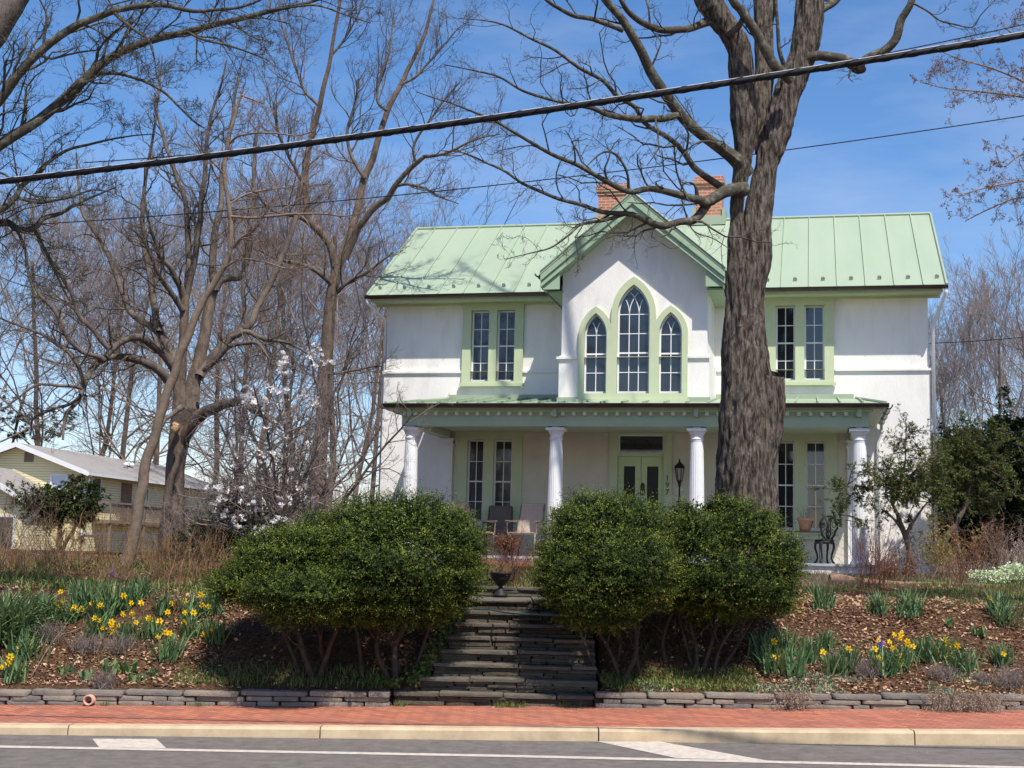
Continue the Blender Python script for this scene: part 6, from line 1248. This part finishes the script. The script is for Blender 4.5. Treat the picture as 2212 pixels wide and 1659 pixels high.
# ================================================================ GROUND COVER (uncountable)
def scatter(n_, x0, x1, y0, y1, keep=None):
    x = rng.uniform(x0, x1, n_); y = rng.uniform(y0, y1, n_); ok = ~((x > step_left(y)-.01) & (x < 1.15) & (y < 18.9))
    if keep is not None: ok &= keep(x, y)
    x, y = x[ok], y[ok]; return np.stack([x, y, ground_z(x, y)], 1)
def patch(x, y, s=1., o=0): return np.sin(x*1.9*s+o)+np.sin(y*2.7*s+x*.8+o*2)+.7*np.sin(x*4.3*s-y*3.1+o)+.5*np.sin(x*9.1+y*7.7)
P = scatter(85000, -8, 8, 16.02, 20, lambda x, y: (patch(x, y, .8, 1)+rng.normal(0, .9, len(x))+(17.5-y)*.6 > -.9)); P2 = scatter(12000, -9, 9, 19, 26.4, lambda x, y: patch(x, y, .6, 2) > .1); P = np.vstack([P, P2]); sh_ = (((P[:, 0] > -3.5) & (P[:, 0] < -1)) | ((P[:, 0] > 1) & (P[:, 0] < 2.9))) & (P[:, 1] < 17.5); P = P[~sh_ | (rng.random(len(P)) < .12)]; n_ = len(P)
P[:, 2] += rng.uniform(.0, .03, n_); U = norm(rdir(n_)*[1, 1, .35]); W_ = norm(np.cross(U, [0, 0, 1.])+rng.normal(0, .35, (n_, 3))); L_ = .018+.075*rng.beta(1.5, 2.5, n_)
v, f = cards(P, U, W_, L_, L_*rng.uniform(.35, .75, n_)); meta(npmesh('leaf_litter', v, f, M['litter']), kind='stuff')
def grassy(name, P, h, wd, m, sp=.35):
    n_ = len(P); v, f, _ = blades(P, norm(np.stack([rng.normal(0, sp, n_), rng.normal(0, sp, n_), np.ones(n_)], 1)), h*rng.uniform(.5, 1.2, n_), np.full(n_, wd), .5, 2); return meta(npmesh(name, v, f, m), kind='stuff')
gr = scatter(90000, -12, 12, 18.6, 27, lambda x, y: (patch(x, y, .5, .3) > .2) | ((x > 3) & (y > 22.6) & (x < 6.5) & (patch(x, y, .5, 3) > -.9)) | ((x > -1.2) & (x < 1.5)))
grassy('lawn_grass', gr, .085, .011, M['grass'])
gr = scatter(14000, -9, 9, 16.1, 19, lambda x, y: (patch(x, y, .9, 4) > .8) & ((x > 1.5) | (x < -3)))
grassy('bank_grass', gr, .07, .008, M['grass'])
gr = scatter(20000, 1.6, 9, 16.05, 16.55, lambda x, y: patch(x, y, .8, 2.2) > -.5+1.6*(y-16.05)); grassy('silvery_groundcover', gr, .055, .014, M['silver'], .8)
gr = scatter(1500, -3.9, -1.4, 16.05, 16.5); grassy('shade_grass', gr, .10, .009, M['grass'])
gr = scatter(15000, -9, -2.2, 18.2, 22.5, lambda x, y: patch(x, y, .9, 1.7) > .1); grassy('green_undergrowth', gr, .15, .022, M['ivy'], .6)
gr = scatter(3500, 1.15, 3.0, 16.1, 16.6); grassy('shade_grass', gr, .08, .012, M['ivy'], .7)
gr = scatter(3000, 6.9, 10.5, 22, 26.5, lambda x, y: patch(x, y, .8, 2) > -1)
# grass tufts at the foot of the steps and in the wall joints
tp_ = np.vstack([[x, y, sidez(x)+.005]+rng.normal(0, 1, (n_, 3))*[sx, .02, 0] for x, y, n_, sx in ((.02, 15.88, 130, .07), (.18, 15.87, 60, .06), (-1.2, 15.9, 60, .05), (-4.55, 15.76, 30, .04), (-3.5, 15.77, 40, .05), (.75, 15.9, 40, .08))])
grassy('grass_tufts', tp_, .085, .007, M['grass'], .5)
# ivy beside the steps
n_ = 2600; y = rng.uniform(16.1, 18.6, n_); x = step_left(y)-np.abs(rng.normal(0, .13, n_))+.03; P = np.stack([x, y, ground_z(x, y, False)+rng.uniform(-.02, .05, n_)], 1); U = norm(rdir(n_)+[.2, -.5, .1]); v, f = cards(P, U, norm(np.cross(U, rdir(n_))), np.full(n_, .05), np.full(n_, .045))
meta(npmesh('ivy_groundcover', v, f, M['ivy']), kind='stuff')
# undergrowth of dry stems at the back of the left bed and beyond the garden
P = scatter(1800, -9, -1.2, 19.2, 24, lambda x, y: (patch(x, y, .6, 5) > -.6)); n_ = len(P); w_ = Wood(); w_.grow(P, np.stack([rng.normal(0, 1.0, n_), rng.normal(0, .8, n_), np.ones(n_)], 1), rng.uniform(.12, .42, n_), np.full(n_, .0035), [dict(k=3, wig=.15, n=2, s=3, lf=.5, rmin=.002), dict(k=2, s=3, wig=.2)])
meta(w_.build('dry_undergrowth', M['twig_orange']), kind='stuff')
P = scatter(7000, -8.5, 40, 36, 52); n_ = len(P); w_ = Wood(); w_.grow(P, np.stack([rng.normal(0, .35, n_), rng.normal(0, .3, n_), np.ones(n_)], 1), rng.uniform(.8, 2.4, n_), np.full(n_, .012), [dict(k=3, wig=.15, n=4, s=3, lf=.5, rmin=.006), dict(k=2, s=3, wig=.2)])
meta(w_.build('woodland_undergrowth', M['twig_red']), kind='stuff')
P = scatter(4200, 4.2, 7.9, 21.5, 26, lambda x, y: (patch(x, y, .8, 7) > .2)); n_ = len(P); w_ = Wood(); w_.grow(P, np.stack([rng.normal(0, .6, n_), rng.normal(0, .5, n_), np.ones(n_)], 1), rng.uniform(.06, .25, n_), np.full(n_, .0035), [dict(k=3, wig=.2, n=2, s=3, lf=.5), dict(k=2, s=3, wig=.2)])
meta(w_.build('dry_stalks', M['twig_pale']), kind='stuff')
# candytuft
cp = at(2165, 1232, 24.6); n_ = 6500; x = cp.x+rng.uniform(-.5, 1.2, n_); y = cp.y+rng.normal(0, .22, n_); hgt = .27*(1+.25*np.sin(x*7))*np.clip((x-cp.x+.6)*4, .2, 1)*rng.uniform(.2, 1, n_); P = np.stack([x, y, ground_z(x, y)+hgt], 1); U = rdir(n_); v, f = cards(P, U, norm(np.cross(U, rdir(n_))), np.full(n_, .04), np.full(n_, .035))
o = npmesh('candytuft_patch', v, f, M['candy']); meta(o, 'low patch of white and lime candytuft flowers at the far right', 'flower patch')
# log, board, canes
lg = Wood(); lg.path([at(1792, 1251, 22.6), at(1815, 1252, 22.6), at(1850, 1256, 22.6), at(1940, 1262, 22.9), at(2060, 1264, 23.3), at(2230, 1270, 23.6)], [.085, .10, .07, .055, .045, .03], 14, bark=.12); o = lg.build('fallen_log', M['wood']); meta(o, 'long weathered fallen log edging the upper bed right of the porch', 'log')
mb = MB(); a = at(412, 1210, 21.8); c = at(492, 1204, 21.6); a.z = g_at(a.x, a.y)-.03; c.z = g_at(c.x, c.y)-.03; mb.prism([a, c, c+Vector((0, 0, .2)), a+Vector((0, 0, .2))], (0, .04, 0)); meta(mb.build('garden_board', mat('red_brown_board', (.14, .045, .03), .8, (.2, .08, .05), 7)), 'dark red-brown bed edging board behind the left clipped shrub', 'board')
for pts, lab in (([(68, 1470), (110, 1402), (149, 1350)], 'long pale dead cane lying across the left bank'), ([(135, 1378), (160, 1370), (182, 1360)], 'short pale dead cane lying beneath the left daffodils')):
    w_ = Wood(); w_.path([onground(*p)+Vector((0, -.03, .04)) for p in pts], [.006, .007, .005], 5); meta(w_.build('dead_cane', M['twig_pale']), lab, 'stick')

# ================================================================ YELLOW NEIGHBOUR HOUSE
YA = math.atan2(-.177, .984); yh = empty('yellow_house', (-18.3, 58, 0), 'yellow clapboard house with low grey shingle roof behind the left trees', 'house', rz=YA)
mb = MB(); mb.prism([(-5.86, 0, 0), (0, 0, 0), (0, 0, 5.0), (-2.93, 0, 6.05), (-5.86, 0, 5.0)], (0, .2, 0)); mb.build('gable_wall', M['siding'], yh)
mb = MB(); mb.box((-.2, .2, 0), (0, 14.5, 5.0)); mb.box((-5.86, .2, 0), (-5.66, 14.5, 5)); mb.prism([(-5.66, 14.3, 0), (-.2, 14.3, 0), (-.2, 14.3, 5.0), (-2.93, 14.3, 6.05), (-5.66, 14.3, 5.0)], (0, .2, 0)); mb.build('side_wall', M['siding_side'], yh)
mb = MB()
for s_ in (0, 1):
    x_e = .45 if s_ else -6.31; z_e = 4.95; mb.prism([(-2.93, -.45, 6.16), (x_e, -.45, z_e), (x_e, -.45, z_e-.08), (-2.93, -.45, 6.06)], (0, 15.4, 0))
yr = mb.build('roof', M['shingle'], yh)
mb = MB(); mb.prism([(-2.93, -.48, 6.19), (.5, -.48, 4.96), (.5, -.48, 4.76), (-2.93, -.48, 5.97)], (0, .03, 0)); mb.prism([(-2.93, -.48, 6.19), (-6.36, -.48, 4.96), (-6.36, -.48, 4.76), (-2.93, -.48, 5.97)], (0, .03, 0)); mb.box((.452, -.45, 4.80), (.53, 14.9, 4.93)); mb.tube([(.48, -.2, 4.8), (.42, -.1, 4.6), (.07, .12, 4.45), (.07, .12, 2.2)], .05, 6); mb.build('white_fascia', M['white'], yr)
mb = MB(); mb.lathe([(.28, 0), (.28, .06), (.2, .16), (0, .2)], (-1.6, 7.6, 5.72), 12); mb.build('roof_vent', M['white'], yr)
mb = MB(); mb.box((-2.75, -.03, 5.35), (-2.32, .0, 5.78)); mb.build('gable_vent', M['lattice'], yh)
def ywin(a, b_, side, z0, z1, door=False):
    mb = MB(); y = .0
    if side: mb.box((.0, a, z0), (.05, b_, z0+.07)); mb.box((.0, a, z1-.07), (.05, b_, z1)); mb.box((.0, a, z0), (.049, a+.08, z1)); mb.box((.0, b_-.08, z0), (.049, b_, z1)); mb.box((.0, a, (z0+z1)/2-.02), (.04, b_, (z0+z1)/2+.02))
    else: mb.box((a, -.05, z0), (b_, 0, z0+.07)); mb.box((a, -.05, z1-.07), (b_, 0, z1)); mb.box((a, -.049, z0), (a+.08, 0, z1)); mb.box((b_-.08, -.049, z0), (b_, 0, z1))
    w_ = mb.build('window', M['white'], yh); g = MB()
    if side: g.box((.005, a+.07, z0+.06), (.02, b_-.07, z1-.06))
    else: g.box((a+.07, -.02, z0+.06), (b_-.07, -.005, z1-.06))
    g.build('pane', M['glass'] if side else mat('pale_blind', (.55, .6, .68), .4), w_)
ywin(-1.46, -.66, False, 4.08, 4.85); ywin(.75, 1.7, True, 3.95, 4.82); ywin(5.6, 6.5, True, 3.0, 4.6)
mb = MB(); mb.box((.002, 3.7, 2.95), (.05, 4.7, 4.7)); mb.build('door', M['wood'], yh)
mb = MB(); mb.box((-.02, .25, 2.3), (.04, 14.4, 2.42)); mb.build('band_board', M['white'], yh)
mb = MB(); DX = .9
mb.box((.05, 1.0, 2.82), (DX, 11, 2.96))
dk = mb.build('deck', M['lattice'], yh); mb = MB(); mb.box((DX-.05, 1.0, 3.66), (DX+.03, 11, 3.74)); mb.box((.05, 1.0, 3.66), (DX, 1.06, 3.74))
yy = 1.0
while yy < 11:
    mb.box((DX-.04, yy, 2.96), (DX, yy+.08, 3.66)); yy += 1.65
for s_ in (-1, 1):
    yy = .3
    while yy < 11.6:
        a_, b_ = (yy, yy+.7) if s_ > 0 else (yy+.7, yy)
        if min(a_, b_) > .95 and max(a_, b_) < 11.05: mb.add([(DX-.02+.006*s_, a_, 2.97), (DX-.02+.006*s_, a_+.085, 2.97), (DX-.02+.006*s_, b_+.085, 3.66), (DX-.02+.006*s_, b_, 3.66)], [(0, 1, 2, 3)])
        yy += .15
mb.build('lattice_rail', M['lattice'], dk, fix=False); mb = MB()
for yy in (1.1, 4.4, 7.7, 10.8): mb.box((DX-.12, yy, 0), (DX-.02, yy+.1, 2.82))
mb.build('deck_post', M['lattice'], dk)
wing = MB(); wing.prism([(-6.5, -3, 0), (-.95, -3, 0), (-.95, -3, 3.75), (-3.3, -3, 4.9), (-6.5, -3, 3.4)], (0, 2.9, 0)); wing.build('wing_wall', M['siding'], yh)
wr = MB(); wr.prism([(-.62, -3.35, 3.66), (-3.3, -3.35, 5.03), (-3.3, -3.35, 4.93), (-.62, -3.35, 3.56)], (0, 3.3, 0)); wr.prism([(-7.0, -3.35, 3.3), (-3.3, -3.35, 5.03), (-3.3, -3.35, 4.93), (-7.0, -3.35, 3.2)], (0, 3.3, 0)); wr = wr.build('wing_roof', M['shingle'], yh)
mb = MB(); mb.prism([(-.6, -3.38, 3.67), (-3.3, -3.38, 5.05), (-3.3, -3.38, 4.80), (-.6, -3.38, 3.42)], (0, .03, 0)); mb.build('white_fascia', M['white'], wr)
mb = MB(); mb.box((-2.0, -3.04, 1.3), (-1.95, -2.99, 2.95)); mb.box((-1.3, -3.04, 1.3), (-1.2, -2.99, 2.95)); mb.box((-2.05, -3.05, 2.9), (-1.2, -2.99, 2.98)); w_ = mb.build('window', M['white'], yh); mb = MB(); mb.box((-1.95, -3.02, 1.3), (-1.3, -2.995, 2.9)); mb.build('pane', M['glass'], w_)

# trees across the street, seen mirrored in the window panes
for x_, y_, lab in ((-15, -16, 'bare tree across the street, mirrored in the window panes'), (-24, -20, 'farther bare tree across the street, mirrored in the window panes')):
    c = copy_tree(BT[0]); c.location = (x_, y_, 0); c.rotation_euler.z = x_; c.scale = (.8, .8, .8); c['label'] = lab; c['group'] = 'trees across the street'
# grit and petals on the road
n_ = 260; P = np.stack([rng.uniform(-5.5, 5.5, n_), 13.95-np.abs(rng.normal(0, .5, n_)), np.zeros(n_)], 1); P[:, 2] = ROADG*P[:, 0]+.026; U = norm(rng.normal(0, 1, (n_, 3))*[1, 1, .1]); v, f = cards(P, U, norm(np.cross(U, [0, 0, 1.])), rng.uniform(.006, .03, n_), rng.uniform(.005, .015, n_)); meta(npmesh('road_grit', v, f, M['litter']), kind='stuff')
n_ = 500; P = np.stack([rng.uniform(-6, 6, n_), 15.78-np.abs(rng.normal(0, .3, n_)), np.zeros(n_)], 1); P[:, 2] = .137+.0175*P[:, 0]+.006; U = norm(rng.normal(0, 1, (n_, 3))*[1, 1, .15]); v, f = cards(P, U, norm(np.cross(U, [0, 0, 1.])), rng.uniform(.01, .045, n_), rng.uniform(.006, .02, n_)); meta(npmesh('sidewalk_litter', v, f, M['litter']), kind='stuff')

# ================================================================ OVERHEAD WIRES
def wire(name, P0, P1, r_, m, label, sag=.05, group=None, twist=0):
    w_ = MB(); n_ = 60; pts = []
    for i in range(n_+1):
        t_ = -.6+2.2*i/n_; p = P0.lerp(P1, t_); p.z -= sag*(1-(2*t_-1)**2); pts.append(p)
    w_.tube(pts, r_, 10); o = w_.build(name, m, None, True)
    if label: meta(o, label, 'cable', group)
    return o, pts
A, B_ = at(0, 393, 12), at(2212, 76, 10.5)
cb, cpts = wire('overhead_cable', A, B_, .025, M['cable'], 'thick black bundled overhead cable sweeping across the whole view', .06)
mb = MB(); fine = []
for i in range(len(cpts)-1):
    for j in range(8): fine.append(cpts[i].lerp(cpts[i+1], j/8))
dirv = (B_-A).normalized(); s1 = dirv.cross(Vector((0, 0, 1))).normalized(); s2 = s1.cross(dirv)
hel = [p+(s1*math.cos(i*.55)+s2*math.sin(i*.55))*.027 for i, p in enumerate(fine)]; mb.tube(hel, .004, 5); mb.tube([p+(s1*math.cos(i*.55+3)+s2*math.sin(i*.55+3))*.026 for i, p in enumerate(fine)], .006, 5)
mb.build('lashing_wire', M['cable'], cb, True); mb = MB(); mb.tube([p+Vector((0, 0, .029)) for p in cpts], .0045, 6); mb.build('cable_highlight', M['highlight'], cb, True)  # thin pale line on top stands in for the cable's highlight
A2, B2 = at(700, 306, 11.6), at(1640, 168, 10.95); wire('overhead_cable', A2, B2, .0045, M['cable'], 'thin cable sagging just beneath the thick overhead bundle', .035)
A3, B3 = at(0, 489, 24), at(2212, 250, 21.5); wire('overhead_wire', A3, B3, .009, M['cable'], 'thin single overhead wire passing behind the street tree', .22)
A4, B4 = at(2020, 741, 34), at(2212, 728, 33); wire('overhead_wire', A4, B4, .009, M['cable'], 'faint low wire against the bare trees right of the house', .02)
